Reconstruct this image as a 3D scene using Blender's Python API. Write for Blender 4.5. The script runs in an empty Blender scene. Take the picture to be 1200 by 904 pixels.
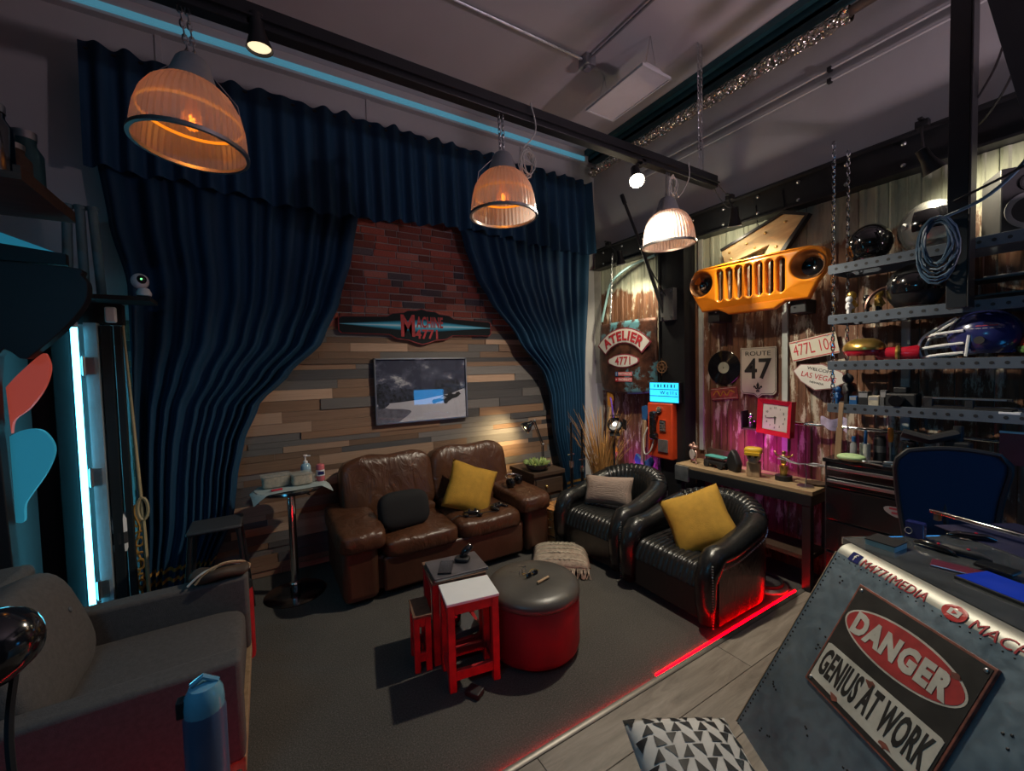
import bpy, bmesh, math, random
from mathutils import Vector, Matrix, Euler
random.seed(4771)
PI = math.pi
scn = bpy.context.scene
COL = scn.collection
# ------------------------------------------------------------------ camera
F_PX, CX, CY, CAM_H = 480.0, 600.0, 452.0, 1.6
v1 = Vector((795, -40, F_PX)).normalized()
v2 = Vector((-290, -12, F_PX)); v2 = (v2 - v1 * v2.dot(v1)).normalized()
v3 = v1.cross(v2)
def c2w(v): return Vector((v1.dot(v), v2.dot(v), v3.dot(v)))
cam_d = bpy.data.cameras.new('camera'); cam = bpy.data.objects.new('camera', cam_d); COL.objects.link(cam)
cam_d.sensor_width = 36.0; cam_d.lens = F_PX / 1200.0 * 36.0; cam_d.clip_start = 0.02; cam_d.clip_end = 60
r_, u_, b_ = c2w(Vector((1, 0, 0))), c2w(Vector((0, -1, 0))), c2w(Vector((0, 0, -1)))
cam.matrix_world = Matrix(((r_.x, u_.x, b_.x, 0), (r_.y, u_.y, b_.y, 0), (r_.z, u_.z, b_.z, CAM_H), (0, 0, 0, 1)))
scn.camera = cam
scn.view_settings.view_transform = 'Standard'; scn.view_settings.look = 'None'
scn.view_settings.gamma = 1.0; scn.view_settings.use_curve_mapping = False
scn.view_settings.exposure = 0.0
# where a sight line of the survey photograph meets a real plane of the room
def ray(px, py): return c2w(Vector((px - CX, py - CY, F_PX)))
def onX(px, py, X): d = ray(px, py); t = X / d.x; return Vector((X, d.y * t, CAM_H + d.z * t))
def onY(px, py, Y): d = ray(px, py); t = Y / d.y; return Vector((d.x * t, Y, CAM_H + d.z * t))
def onZ(px, py, Z): d = ray(px, py); t = (Z - CAM_H) / d.z; return Vector((d.x * t, d.y * t, Z))
# ------------------------------------------------------------------ world + large lights
W = bpy.data.worlds.new('world'); scn.world = W; W.use_nodes = True
W.node_tree.nodes['Background'].inputs[0].default_value = (0.55, 0.48, 0.56, 1)
W.node_tree.nodes['Background'].inputs[1].default_value = 0.008
def light(name, kind, loc, energy, color, aim=None, size=.05, angle=60, blend=.5, parent=None):
    d = bpy.data.lights.new(name, kind); d.energy = energy; d.color = color
    if kind == 'SPOT': d.spot_size = math.radians(angle); d.spot_blend = blend; d.shadow_soft_size = size
    elif kind == 'AREA': d.size = size
    else: d.shadow_soft_size = size
    o = bpy.data.objects.new(name, d); COL.objects.link(o); o.location = loc
    if aim is not None: o.rotation_euler = (Vector(aim) - Vector(loc)).to_track_quat('-Z', 'Y').to_euler()
    return o
# ------------------------------------------------------------------ materials
def newmat(name):
    m = bpy.data.materials.new(name); m.use_nodes = True
    return m, m.node_tree.nodes, m.node_tree.links, m.node_tree.nodes['Principled BSDF']
def c4(c): return (c[0], c[1], c[2], 1)
def coords(n, l, scale=(1, 1, 1), kind='Object', rot=(0, 0, 0)):
    tc = n.new('ShaderNodeTexCoord'); mp = n.new('ShaderNodeMapping')
    mp.inputs['Scale'].default_value = scale; mp.inputs['Rotation'].default_value = rot
    l.new(tc.outputs[kind], mp.inputs['Vector']); return mp.outputs[0]
def noise(n, l, vec, scale, detail=4, rough=.55, dist=0):
    t = n.new('ShaderNodeTexNoise'); t.inputs['Scale'].default_value = scale; t.inputs['Detail'].default_value = detail
    t.inputs['Roughness'].default_value = rough; t.inputs['Distortion'].default_value = dist
    l.new(vec, t.inputs['Vector']); return t.outputs['Fac']
def ramp(n, l, fac, stops, interp='LINEAR'):
    r = n.new('ShaderNodeValToRGB'); r.color_ramp.interpolation = interp
    e = r.color_ramp.elements
    while len(e) < len(stops): e.new(.5)
    for k, (p, c) in enumerate(stops): e[k].position = p; e[k].color = c4(c)
    l.new(fac, r.inputs['Fac']); return r.outputs['Color']
def bump(n, l, b, h, strength, dist=.01):
    bp = n.new('ShaderNodeBump'); bp.inputs['Strength'].default_value = strength; bp.inputs['Distance'].default_value = dist
    l.new(h, bp.inputs['Height']); l.new(bp.outputs[0], b.inputs['Normal'])
def mixc(n, l, fac, a, b, mode='MIX'):
    m = n.new('ShaderNodeMix'); m.data_type = 'RGBA'; m.blend_type = mode
    for s, v in ((m.inputs[0], fac), (m.inputs[6], a), (m.inputs[7], b)):
        if hasattr(v, 'is_linked') or hasattr(v, 'links'): l.new(v, s)
        elif isinstance(v, (int, float)): s.default_value = v
        else: s.default_value = c4(v)
    return m.outputs[2]
MATS = {}
def M(name, base, rough=.5, metal=0, var=.15, scale=8, bmp=0, bscale=40, coat=0, sheen=0, emit=None, es=0, stretch=(1, 1, 1), rnd=0, spec=.5):
    m, n, l, b = newmat(name); MATS[name] = m
    b.inputs['Roughness'].default_value = rough; b.inputs['Metallic'].default_value = metal
    b.inputs['Specular IOR Level'].default_value = spec
    if coat: b.inputs['Coat Weight'].default_value = coat; b.inputs['Coat Roughness'].default_value = .1
    if sheen: b.inputs['Sheen Weight'].default_value = sheen; b.inputs['Sheen Roughness'].default_value = .4
    vec = coords(n, l, stretch)
    col = ramp(n, l, noise(n, l, vec, scale), [(.3, [x * (1 - var) for x in base]), (.7, [min(1, x * (1 + var)) for x in base])])
    if rnd:
        oi = n.new('ShaderNodeObjectInfo')
        hs = n.new('ShaderNodeHueSaturation'); mr = n.new('ShaderNodeMapRange')
        mr.inputs['To Min'].default_value = 1 - rnd; mr.inputs['To Max'].default_value = 1 + rnd
        l.new(oi.outputs['Random'], mr.inputs['Value']); l.new(mr.outputs[0], hs.inputs['Value']); l.new(col, hs.inputs['Color']); col = hs.outputs[0]
    l.new(col, b.inputs['Base Color'])
    if bmp: bump(n, l, b, noise(n, l, vec, bscale, 6), bmp)
    if emit: b.inputs['Emission Color'].default_value = c4(emit); b.inputs['Emission Strength'].default_value = es
    return m
def wood(name, a, c, grain=(1, 12, 12), rough=.65, rnd=.25, sc=3):
    m, n, l, b = newmat(name); MATS[name] = m
    vec = coords(n, l, grain)
    oi = n.new('ShaderNodeObjectInfo'); add = n.new('ShaderNodeVectorMath'); add.operation = 'ADD'
    sc2 = n.new('ShaderNodeVectorMath'); sc2.operation = 'SCALE'; sc2.inputs['Scale'].default_value = 37.0
    comb = n.new('ShaderNodeCombineXYZ')
    for k in range(3): l.new(oi.outputs['Random'], comb.inputs[k])
    l.new(comb.outputs[0], sc2.inputs[0]); l.new(vec, add.inputs[0]); l.new(sc2.outputs[0], add.inputs[1])
    v = add.outputs[0]
    g = noise(n, l, v, sc, 8, .7, .6)
    col = ramp(n, l, g, [(.28, a), (.5, [(x + y) / 2 for x, y in zip(a, c)]), (.72, c)])
    hs = n.new('ShaderNodeHueSaturation'); mr = n.new('ShaderNodeMapRange')
    mr.inputs['To Min'].default_value = 1 - rnd; mr.inputs['To Max'].default_value = 1 + rnd
    l.new(oi.outputs['Random'], mr.inputs['Value']); l.new(mr.outputs[0], hs.inputs['Value']); l.new(col, hs.inputs['Color'])
    l.new(hs.outputs[0], b.inputs['Base Color']); b.inputs['Roughness'].default_value = rough
    bump(n, l, b, g, .35, .004)
    return m
def emis(name, col, s):
    m, n, l, b = newmat(name); MATS[name] = m
    b.inputs['Base Color'].default_value = c4(col); b.inputs['Emission Color'].default_value = c4(col); b.inputs['Emission Strength'].default_value = s
    return m
def glassy(name, col, clear=.6, rough=.1, gloss=.12):
    m, n, l, b = newmat(name); MATS[name] = m
    out = n['Material Output']
    tr = n.new('ShaderNodeBsdfTransparent'); tr.inputs[0].default_value = c4(col)
    mx = n.new('ShaderNodeMixShader'); mx.inputs[0].default_value = 1 - clear
    b.inputs['Base Color'].default_value = c4(col); b.inputs['Roughness'].default_value = rough; b.inputs['Specular IOR Level'].default_value = gloss * 4
    l.new(tr.outputs[0], mx.inputs[1]); l.new(b.outputs[0], mx.inputs[2]); l.new(mx.outputs[0], out.inputs['Surface'])
    return m
# ------------------------------------------------------------------ geometry helpers
I4 = Matrix.Identity(4)
def TR(x, y, z): return Matrix.Translation((x, y, z))
def RX(a): return Matrix.Rotation(math.radians(a), 4, 'X')
def RY(a): return Matrix.Rotation(math.radians(a), 4, 'Y')
def RZ(a): return Matrix.Rotation(math.radians(a), 4, 'Z')
def WR(y, z, X=3.46, tilt=0):      # frame on the right wall: x along the wall to the right, y up, z into the room
    return Matrix(((0, 0, -1, X), (-1, 0, 0, y), (0, 1, 0, z), (0, 0, 0, 1))) @ RZ(tilt)
def WB(x, z, Y=3.74, tilt=0):      # frame on the back wall
    return Matrix(((1, 0, 0, x), (0, 0, -1, Y), (0, 1, 0, z), (0, 0, 0, 1))) @ RZ(tilt)
def AX(p0, p1):                    # frame with z running from p0 to p1
    p0, p1 = Vector(p0), Vector(p1); q = (p1 - p0).to_track_quat('Z', 'Y')
    return TR(*p0) @ q.to_matrix().to_4x4()
class MB:
    def __init__(s): s.bm = bmesh.new()
    def faces(s, vs, fs):
        bv = [s.bm.verts.new(v) for v in vs]
        for f in fs:
            try: s.bm.faces.new([bv[i] for i in f])
            except ValueError: pass
        return s
    def box(s, x0, x1, y0, y1, z0, z1, m=I4):
        vs = [m @ Vector((x, y, z)) for x in (x0, x1) for y in (y0, y1) for z in (z0, z1)]
        return s.faces(vs, [(0, 1, 3, 2), (4, 6, 7, 5), (0, 4, 5, 1), (2, 3, 7, 6), (0, 2, 6, 4), (1, 5, 7, 3)])
    def lathe(s, prof, n=20, m=I4, arc=2 * PI):
        vs = []; full = abs(arc - 2 * PI) < 1e-6; cols = n if full else n + 1
        for k in range(cols):
            a = arc * k / n
            for (r, z) in prof: vs.append(m @ Vector((r * math.cos(a), r * math.sin(a), z)))
        L = len(prof); fs = []
        for k in range(n):
            a0, a1 = k * L, ((k + 1) % cols) * L
            for j in range(L - 1):
                q = (a0 + j, a1 + j, a1 + j + 1, a0 + j + 1)
                fs.append(q)
        s.faces(vs, fs); return s
    def cyl(s, p0, p1, r0, r1=None, n=12):
        r1 = r0 if r1 is None else r1; L = (Vector(p1) - Vector(p0)).length
        return s.lathe([(1e-5, 0), (r0, 0), (r1, L), (1e-5, L)], n, AX(p0, p1))
    def tube(s, pts, r, n=6, closed=False):
        pts = [Vector(p) for p in pts]; K = len(pts); vs = []; prev = None
        for k in range(K):
            a = pts[(k - 1) % K] if (closed or k > 0) else pts[k]
            b = pts[(k + 1) % K] if (closed or k < K - 1) else pts[k]
            t = (b - a)
            t = t.normalized() if t.length > 1e-9 else Vector((0, 0, 1))
            if prev is None:
                prev = t.orthogonal().normalized()
            prev = (prev - t * prev.dot(t)).normalized(); w = t.cross(prev)
            rr = r[k] if isinstance(r, (list, tuple)) else r
            for j in range(n):
                an = 2 * PI * j / n; vs.append(pts[k] + (prev * math.cos(an) + w * math.sin(an)) * rr)
        fs = []
        for k in range(K if closed else K - 1):
            for j in range(n):
                k2 = (k + 1) % K; fs.append((k * n + j, k * n + (j + 1) % n, k2 * n + (j + 1) % n, k2 * n + j))
        if not closed: fs += [tuple(range(n - 1, -1, -1)), tuple((K - 1) * n + j for j in range(n))]
        return s.faces(vs, fs)
    def prism(s, poly, t0, t1, m=I4):
        n = len(poly); vs = [m @ Vector((x, y, t0)) for x, y in poly] + [m @ Vector((x, y, t1)) for x, y in poly]
        return s.faces(vs, [tuple(range(n - 1, -1, -1)), tuple(range(n, 2 * n))] + [(k, (k + 1) % n, n + (k + 1) % n, n + k) for k in range(n)])
    def sq(s, c, a, e1=.35, e2=.35, m=I4, nu=16, nv=24):   # rounded puffy block
        def pw(v, e): return math.copysign(abs(v) ** e, v)
        vs = []; fs = []
        for i in range(nu + 1):
            ph = -PI / 2 + PI * i / nu
            for j in range(nv):
                th = 2 * PI * j / nv
                vs.append(m @ Vector((c[0] + a[0] * pw(math.cos(ph), e1) * pw(math.cos(th), e2), c[1] + a[1] * pw(math.cos(ph), e1) * pw(math.sin(th), e2), c[2] + a[2] * pw(math.sin(ph), e1))))
        for i in range(nu):
            for j in range(nv): fs.append((i * nv + j, i * nv + (j + 1) % nv, (i + 1) * nv + (j + 1) % nv, (i + 1) * nv + j))
        return s.faces(vs, fs)
    def ell(s, c, a, m=I4, nu=12, nv=18): return s.sq(c, a, 1, 1, m, nu, nv)
    def grid(s, fn, nu, nv):
        vs = [fn(i / nu, j / nv) for i in range(nu + 1) for j in range(nv + 1)]
        return s.faces(vs, [(i * (nv + 1) + j, (i + 1) * (nv + 1) + j, (i + 1) * (nv + 1) + j + 1, i * (nv + 1) + j + 1) for i in range(nu) for j in range(nv)])
    def pillow(s, w, h, t, m=I4, n=14, pinch=.06):
        for sg in (1, -1):
            def fn(u, v):
                a, b = 2 * u - 1, 2 * v - 1
                z = sg * t / 2 * max(0, (1 - abs(a) ** 3.2)) ** .6 * max(0, (1 - abs(b) ** 3.2)) ** .6
                k = 1 - pinch * (1 - abs(a * b)) * (1 if max(abs(a), abs(b)) > .5 else .5)
                return m @ Vector((a * w / 2 * k, b * h / 2 * k, z))
            s.grid(fn, n, n)
        return s
    def build(s, name, mat, parent=None, smooth=False, bev=0, seg=2, sub=0, merge=True, mat2=None, recalc=True):
        bm = s.bm
        if merge: bmesh.ops.remove_doubles(bm, verts=bm.verts, dist=1e-5)
        if recalc: bmesh.ops.recalc_face_normals(bm, faces=bm.faces)
        me = bpy.data.meshes.new(name); bm.to_mesh(me); bm.free()
        me.materials.append(MATS[mat] if isinstance(mat, str) else mat)
        if smooth:
            for p in me.polygons: p.use_smooth = True
            if smooth != 'all':
                try: me.set_sharp_from_angle(angle=math.radians(45))
                except Exception: pass
        o = bpy.data.objects.new(name, me); COL.objects.link(o)
        if parent: o.parent = parent
        if bev:
            b = o.modifiers.new('bevel', 'BEVEL'); b.width = bev; b.segments = seg; b.limit_method = 'ANGLE'
        if sub:
            b = o.modifiers.new('sub', 'SUBSURF'); b.levels = sub; b.render_levels = sub
        return o
def tag(o, label, cat, group=None, kind=None):
    if kind: o['kind'] = kind
    if label: o['label'] = label
    if cat: o['category'] = cat
    if group: o['group'] = group
    return o
def struct(o): o['kind'] = 'structure'; return o
def thing(name, label, cat, m=I4, group=None):
    o = bpy.data.objects.new(name, None); COL.objects.link(o); o.empty_display_size = .05
    o.matrix_world = m if isinstance(m, Matrix) else TR(*m)
    return tag(o, label, cat, group)
def place(o, m): o.matrix_world = m; return o
def mcopy(o, m=None, parent=None):
    c = o.copy(); COL.objects.link(c)
    if parent is not None: c.parent = parent
    if m is not None:
        if parent is not None: c.matrix_local = m
        else: c.matrix_world = m
    return c
def text(s, name, mat, parent, m, size=.1, width=None, height=None, ext=.0008, shear=0, bold=0, arc=None, label=None):
    cu = bpy.data.curves.new(name, 'FONT'); cu.body = s; cu.size = size; cu.align_x = 'CENTER'; cu.align_y = 'CENTER'
    cu.extrude = ext; cu.shear = shear; cu.offset = bold; cu.space_character = 1 + bold * 22; cu.resolution_u = 3
    t = bpy.data.objects.new(name, cu); COL.objects.link(t)
    dg = bpy.context.evaluated_depsgraph_get(); me = bpy.data.meshes.new_from_object(t.evaluated_get(dg))
    bpy.data.objects.remove(t); bpy.data.curves.remove(cu)
    xs = [v.co.x for v in me.vertices]; ys = [v.co.y for v in me.vertices]
    if not xs: return None
    cxm, cym = (min(xs) + max(xs)) / 2, (min(ys) + max(ys)) / 2
    sx = width / (max(xs) - min(xs)) if width else 1
    sy = height / (max(ys) - min(ys)) if height else (sx if width else 1)
    for v in me.vertices:
        x, y, z = (v.co.x - cxm) * sx, (v.co.y - cym) * sy, v.co.z
        if arc:
            a = x / arc; x, y = (arc + y) * math.sin(a), (arc + y) * math.cos(a) - arc
        v.co = m @ Vector((x, y, z))
    me.materials.clear(); me.materials.append(MATS[mat])
    o = bpy.data.objects.new(name, me); COL.objects.link(o); o.parent = parent
    if label: o['label'] = label
    return o
def chain_links(mb, p0, p1, pitch=.02, r=.0025, w=.006):   # real interlocked links between two points
    p0, p1 = Vector(p0), Vector(p1); L = (p1 - p0).length; n = max(2, int(L / pitch)); m = AX(p0, p1)
    for k in range(n):
        z = (k + .5) * L / n; h = L / n * .68
        pts = []
        for j in range(8):
            a = 2 * PI * j / 8; x, zz = w * math.cos(a), z + h * math.sin(a)
            pts.append(m @ (Vector((x, 0, zz)) if k % 2 else Vector((0, x, zz))))
        mb.tube(pts, r, 4, True)
    return mb
def smoothpts(pts, k=6):
    pts = [Vector(p) for p in pts]; out = []
    for i in range(len(pts) - 1):
        a, b, c, d = pts[max(i - 1, 0)], pts[i], pts[i + 1], pts[min(i + 2, len(pts) - 1)]
        for j in range(k):
            t = j / k; out.append(.5 * ((2 * b) + (c - a) * t + (2 * a - 5 * b + 4 * c - d) * t * t + (3 * b - a - 3 * c + d) * t ** 3))
    out.append(pts[-1]); return out
def lerp_tab(tab, z):
    tab = sorted(tab)
    if z <= tab[0][0]: return tab[0][1]
    for (a, x), (b, y) in zip(tab, tab[1:]):
        if z <= b:
            t = (z - a) / (b - a); t = t * t * (3 - 2 * t) * .5 + t * .5; return x + (y - x) * t
    return tab[-1][1]
# ------------------------------------------------------------------ material library
M('black', (.012, .012, .014), .55); M('black_gloss', (.008, .008, .01), .12, coat=.6); M('charcoal', (.03, .03, .034), .6)
M('steel_black', (.02, .021, .024), .38, .3, bmp=.05); M('chrome', (.75, .77, .8), .12, 1, var=.03); M('steel', (.5, .51, .53), .32, 1, var=.1)
M('galv', (.42, .44, .46), .42, .9, var=.2, scale=20); M('brass', (.75, .55, .2), .3, 1); M('gold', (.72, .48, .13), .28, .9); M('copper', (.5, .27, .14), .35, .8)
M('white', (.75, .75, .76), .5, var=.04); M('offwhite', (.62, .6, .55), .6, var=.08); M('grey', (.25, .25, .26), .6); M('grey_dark', (.09, .09, .095), .55)
M('red_paint', (.42, .015, .02), .45, var=.3, scale=14); M('red_gloss', (.45, .012, .03), .2, coat=.5); M('red_print', (.42, .02, .03), .6, var=.25, scale=30)
M('orange_paint', (.8, .25, .01), .3, coat=.4, var=.06); M('yellow_fab', (.44, .24, .025), .85, var=.12, scale=20, bmp=.25, bscale=180)
M('navy', (.02, .025, .12), .2, coat=.7); M('blue_plastic', (.02, .1, .28), .4); M('teal_plastic', (.08, .35, .33), .5); M('green', (.12, .25, .07), .6, var=.4); M('pale_green', (.35, .5, .25), .6)
M('pink', (.55, .12, .14), .5); M('copper_pink', (.6, .36, .3), .4, .6)
M('leaf', (.25, .34, .1), .5, var=.4, scale=30, rnd=.3); M('soil', (.03, .02, .015), .9); M('straw', (.7, .36, .11), .8, var=.3, rnd=.35)
M('rubber', (.015, .015, .016), .7); M('bone', (.5, .44, .34), .6, var=.25, scale=30); M('stone', (.22, .21, .19), .5, var=.4, scale=18, bmp=.3)
M('purple_fab', (.4, .35, .5), .8, var=.4, scale=20)
wood('wood_light', (.28, .17, .09), (.5, .34, .2), (12, 12, 1)); wood('wood_dark', (.035, .02, .012), (.09, .05, .03), (1, 12, 12)); wood('wood_bench', (.2, .13, .07), (.42, .29, .16), (12, 1, 12), rnd=.1)
wood('crate_wood', (.4, .17, .05), (.62, .3, .1), (6, 6, 6), rnd=.2)
# reclaimed boards on the back wall, five kinds
wood('board_tan', (.3, .18, .12), (.55, .37, .26)); wood('board_brown', (.14, .075, .045), (.33, .195, .12)); wood('board_grey', (.09, .08, .078), (.22, .2, .19))
wood('board_slate', (.035, .035, .04), (.11, .1, .1)); wood('board_umber', (.09, .05, .032), (.28, .17, .11))
wood('laminate', (.13, .105, .085), (.32, .275, .23), (1.2, 9, 9), rough=.42, rnd=.12, sc=2.2)
M('mortar', (.42, .38, .37), .9, var=.2, bmp=.4)
def brickmat(nm, c):
    m = M(nm, c, .85, var=.35, scale=14, bmp=.5, bscale=60, rnd=.3)
brickmat('brick_red', (.38, .1, .07)); brickmat('brick_dark', (.22, .07, .055)); brickmat('brick_grey', (.12, .1, .11)); brickmat('brick_pale', (.46, .17, .13))
# leather with creases
def leather(name, base, rough, wr=.5, vs=9, var=.25):
    m, n, l, b = newmat(name); MATS[name] = m
    vec = coords(n, l, (1, 1, .55)); fac = noise(n, l, vec, 5, 5)
    l.new(ramp(n, l, fac, [(.3, [x * (1 - var) for x in base]), (.7, [x * (1 + var) for x in base])]), b.inputs['Base Color'])
    b.inputs['Roughness'].default_value = rough
    mz = n.new('ShaderNodeTexNoise'); mz.inputs['Scale'].default_value = vs; mz.inputs['Detail'].default_value = 5; mz.inputs['Distortion'].default_value = 1.6
    l.new(vec, mz.inputs['Vector']); bump(n, l, b, mz.outputs['Fac'], wr, .03)
leather('leather_brown', (.085, .034, .017), .33, .55, 8); leather('leather_panel', (.065, .026, .014), .4, .12, 6); leather('leather_black', (.012, .0125, .013), .27, .12, 14); leather('leather_grey', (.075, .068, .06), .36, .08, 6)
leather('leather_red', (.11, .005, .014), .5, .08, 6)
def velvet(name, base):
    m, n, l, b = newmat(name); MATS[name] = m
    vec = coords(n, l, (6, 6, .8)); l.new(ramp(n, l, noise(n, l, vec, 2), [(.3, [x * .8 for x in base]), (.7, [x * 1.2 for x in base])]), b.inputs['Base Color'])
    b.inputs['Roughness'].default_value = .75; b.inputs['Sheen Weight'].default_value = .16; b.inputs['Sheen Roughness'].default_value = .35; b.inputs['Sheen Tint'].default_value = (.05, .35, .7, 1)
velvet('velvet', (.002, .04, .095))
M('grey_weave', (.078, .068, .066), .9, var=.15, scale=60, bmp=.3, bscale=250)
M('beige_knit', (.3, .22, .18), .9, var=.3, scale=12, stretch=(1, 14, 14), bmp=.6, bscale=12); M('fringe_weave', (.33, .26, .2), .9, var=.35, scale=30, bmp=.6, bscale=60)
def carpetmat():
    m, n, l, b = newmat('carpet'); MATS['carpet'] = m
    vec = coords(n, l); f = noise(n, l, vec, 140, 3, .8)
    f2 = noise(n, l, vec, 2.0, 3)
    base = ramp(n, l, f, [(.3, (.038, .036, .034)), (.55, (.1, .094, .085)), (.75, (.24, .22, .2))])
    l.new(mixc(n, l, .35, base, ramp(n, l, f2, [(.3, (.07, .064, .06)), (.7, (.12, .11, .1))])), b.inputs['Base Color'])
    b.inputs['Roughness'].default_value = .95; b.inputs['Specular IOR Level'].default_value = .1; bump(n, l, b, f, .7, .008)
carpetmat()
M('ceiling_paint', (.52, .5, .52), .8, var=.05, scale=1.2); M('wall_paint', (.5, .5, .51), .8, var=.06, scale=2, bmp=.05); M('wall_dark', (.016, .016, .018), .8)
M('plaster', (.45, .44, .4), .85, var=.12, bmp=.15)
# old painted siding: grey green above, rusty brown below, pale flaked patches
def siding():
    m, n, l, b = newmat('siding'); MATS['siding'] = m
    g = n.new('ShaderNodeNewGeometry'); sep = n.new('ShaderNodeSeparateXYZ'); l.new(g.outputs['Position'], sep.inputs[0])
    mp = n.new('ShaderNodeMapping'); l.new(g.outputs['Position'], mp.inputs[0]); mp.inputs['Scale'].default_value = (1, 1, .35)
    nz = noise(n, l, mp.outputs[0], 2.2, 6, .65)
    ad = n.new('ShaderNodeMath'); ad.operation = 'MULTIPLY_ADD'; l.new(nz, ad.inputs[0]); ad.inputs[1].default_value = .55; l.new(sep.outputs['Z'], ad.inputs[2])
    edge = n.new('ShaderNodeMapRange'); edge.inputs['From Min'].default_value = 2.68; edge.inputs['From Max'].default_value = 2.71; l.new(ad.outputs[0], edge.inputs['Value'])
    mp2 = n.new('ShaderNodeMapping'); l.new(g.outputs['Position'], mp2.inputs[0]); mp2.inputs['Scale'].default_value = (1, 5, .8)
    st = noise(n, l, mp2.outputs[0], 3, 8, .7)
    brown = ramp(n, l, st, [(.25, (.045, .018, .01)), (.5, (.14, .06, .03)), (.75, (.26, .12, .055))])
    green = ramp(n, l, st, [(.25, (.2, .21, .16)), (.5, (.38, .4, .31)), (.8, (.5, .5, .38))])
    mp3 = n.new('ShaderNodeMapping'); l.new(g.outputs['Position'], mp3.inputs[0]); mp3.inputs['Scale'].default_value = (1, 4.5, 1.1)
    fl = ramp(n, l, noise(n, l, mp3.outputs[0], 2.6, 9, .72), [(.535, (0, 0, 0)), (.6, (1, 1, 1))])
    low = mixc(n, l, fl, brown, (.5, .44, .34))
    l.new(mixc(n, l, edge.outputs[0], low, green), b.inputs['Base Color']); b.inputs['Roughness'].default_value = .6
    bump(n, l, b, st, .25, .006)
siding()
def rusthood():
    m, n, l, b = newmat('rust_hood'); MATS['rust_hood'] = m
    vec = coords(n, l); a = noise(n, l, vec, 3.5, 7, .65); c = noise(n, l, vec, 14, 6)
    rust = ramp(n, l, c, [(.3, (.035, .014, .01)), (.7, (.15, .055, .03))])
    tc = n.new('ShaderNodeTexCoord'); sep = n.new('ShaderNodeSeparateXYZ'); l.new(tc.outputs['Object'], sep.inputs[0])
    ab = n.new('ShaderNodeMath'); ab.operation = 'ABSOLUTE'; l.new(sep.outputs['Y'], ab.inputs[0])
    ma = n.new('ShaderNodeMath'); ma.operation = 'MULTIPLY_ADD'; l.new(ab.outputs[0], ma.inputs[0]); ma.inputs[1].default_value = .45; l.new(a, ma.inputs[2])
    fac = ramp(n, l, ma.outputs[0], [(.66, (0, 0, 0)), (.71, (1, 1, 1))])
    l.new(mixc(n, l, fac, rust, (.12, .3, .36)), b.inputs['Base Color']); b.inputs['Roughness'].default_value = .45; b.inputs['Metallic'].default_value = .3
rusthood()
def alum():
    m, n, l, b = newmat('aluminium'); MATS['aluminium'] = m
    vec = coords(n, l, (1, 1, 1)); f = noise(n, l, vec, 4, 6, .6)
    l.new(ramp(n, l, f, [(.3, (.19, .28, .35)), (.7, (.34, .45, .53))]), b.inputs['Base Color']); b.inputs['Metallic'].default_value = .85  # bluish base colour carries the cyan light that falls on the desk
    l.new(ramp(n, l, noise(n, l, vec, 25, 5), [(.3, (.32, .32, .32)), (.7, (.5, .5, .5))]), b.inputs['Roughness']); bump(n, l, b, f, .15, .01)
alum()
M('danger_black', (.022, .02, .018), .5, var=.4, scale=14); M('danger_red', (.36, .03, .03), .55, var=.25, scale=18); M('danger_white', (.48, .46, .4), .6, var=.18, scale=14)
def foil():
    m, n, l, b = newmat('foil'); MATS['foil'] = m
    b.inputs['Metallic'].default_value = 1; b.inputs['Base Color'].default_value = (.75, .68, .58, 1); b.inputs['Roughness'].default_value = .22
    v = n.new('ShaderNodeTexVoronoi'); v.inputs['Scale'].default_value = 38; l.new(coords(n, l), v.inputs['Vector']); bump(n, l, b, v.outputs['Distance'], 1, .03)
foil()
# ------------------------------------------------------------------ the room
XR, YB, ZC, XL = 3.5, 3.77, 4.12, -1.35
struct(MB().box(XL - .1, XR + .15, -3.0, YB + .15, -.12, -.012).build('floor', 'charcoal'))
FL = bpy.data.objects['floor']
tag(MB().box(XL, XR, 1.372, YB, -.012, .0).build('carpet', 'carpet'), 'dark grey low pile carpet under the brown sofa and chairs', 'carpet')
bpy.data.objects['carpet']['kind'] = 'structure'
# laminate boards, laid parallel to the carpet edge
ys = [1.335, 1.145, .955, .765, .575, .385, .195, .005, -.19]
for r in range(len(ys) - 1):
    x = [-1.3, -.95, -1.12, -.6, -1.25, -.8, -1.05, -1.2][r]
    first = True
    cuts = {0: [.88, 2.1], 1: [.2, 1.31, 2.55], 2: [-.1, 1.0, 2.2]}.get(r, [random.uniform(-.5, .2), random.uniform(.7, 1.2), random.uniform(1.9, 2.3)])
    xs = [XL + .01] + cuts + [XR - .01]
    for a, c in zip(xs, xs[1:]):
        MB().box(a + .0012, c - .0012, ys[r + 1] + .0012, ys[r] - .0012, -.012, .022).build('floor_plank', 'laminate', FL, bev=.0015, seg=1)
tr = MB().prism([(1.335, -.012), (1.335, .024), (1.345, .03), (1.362, .028), (1.372, .012), (1.372, -.012)], XL + .01, XR - .01, Matrix(((0, 0, 1, 0), (1, 0, 0, 0), (0, 1, 0, 0), (0, 0, 0, 1)))).build('trim_1', M('trim_metal', (.2, .18, .16), .4, .5), smooth=True)
struct(tr)
struct(MB().box(XL - .1, XR + .15, -3.0, YB + .15, ZC, ZC + .1).build('ceiling', 'ceiling_paint'))
struct(MB().box(XR, XR + .12, -3.0, YB + .12, -.1, ZC).build('wall_right', 'wall_paint'))
struct(MB().box(XL - .12, XL, -3.0, YB + .12, -.1, ZC).build('wall_left', 'wall_dark'))
wb = struct(MB().box(XL - .1, XR + .1, YB, YB + .12, -.1, ZC).build('wall_back', 'wall_paint'))
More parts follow.
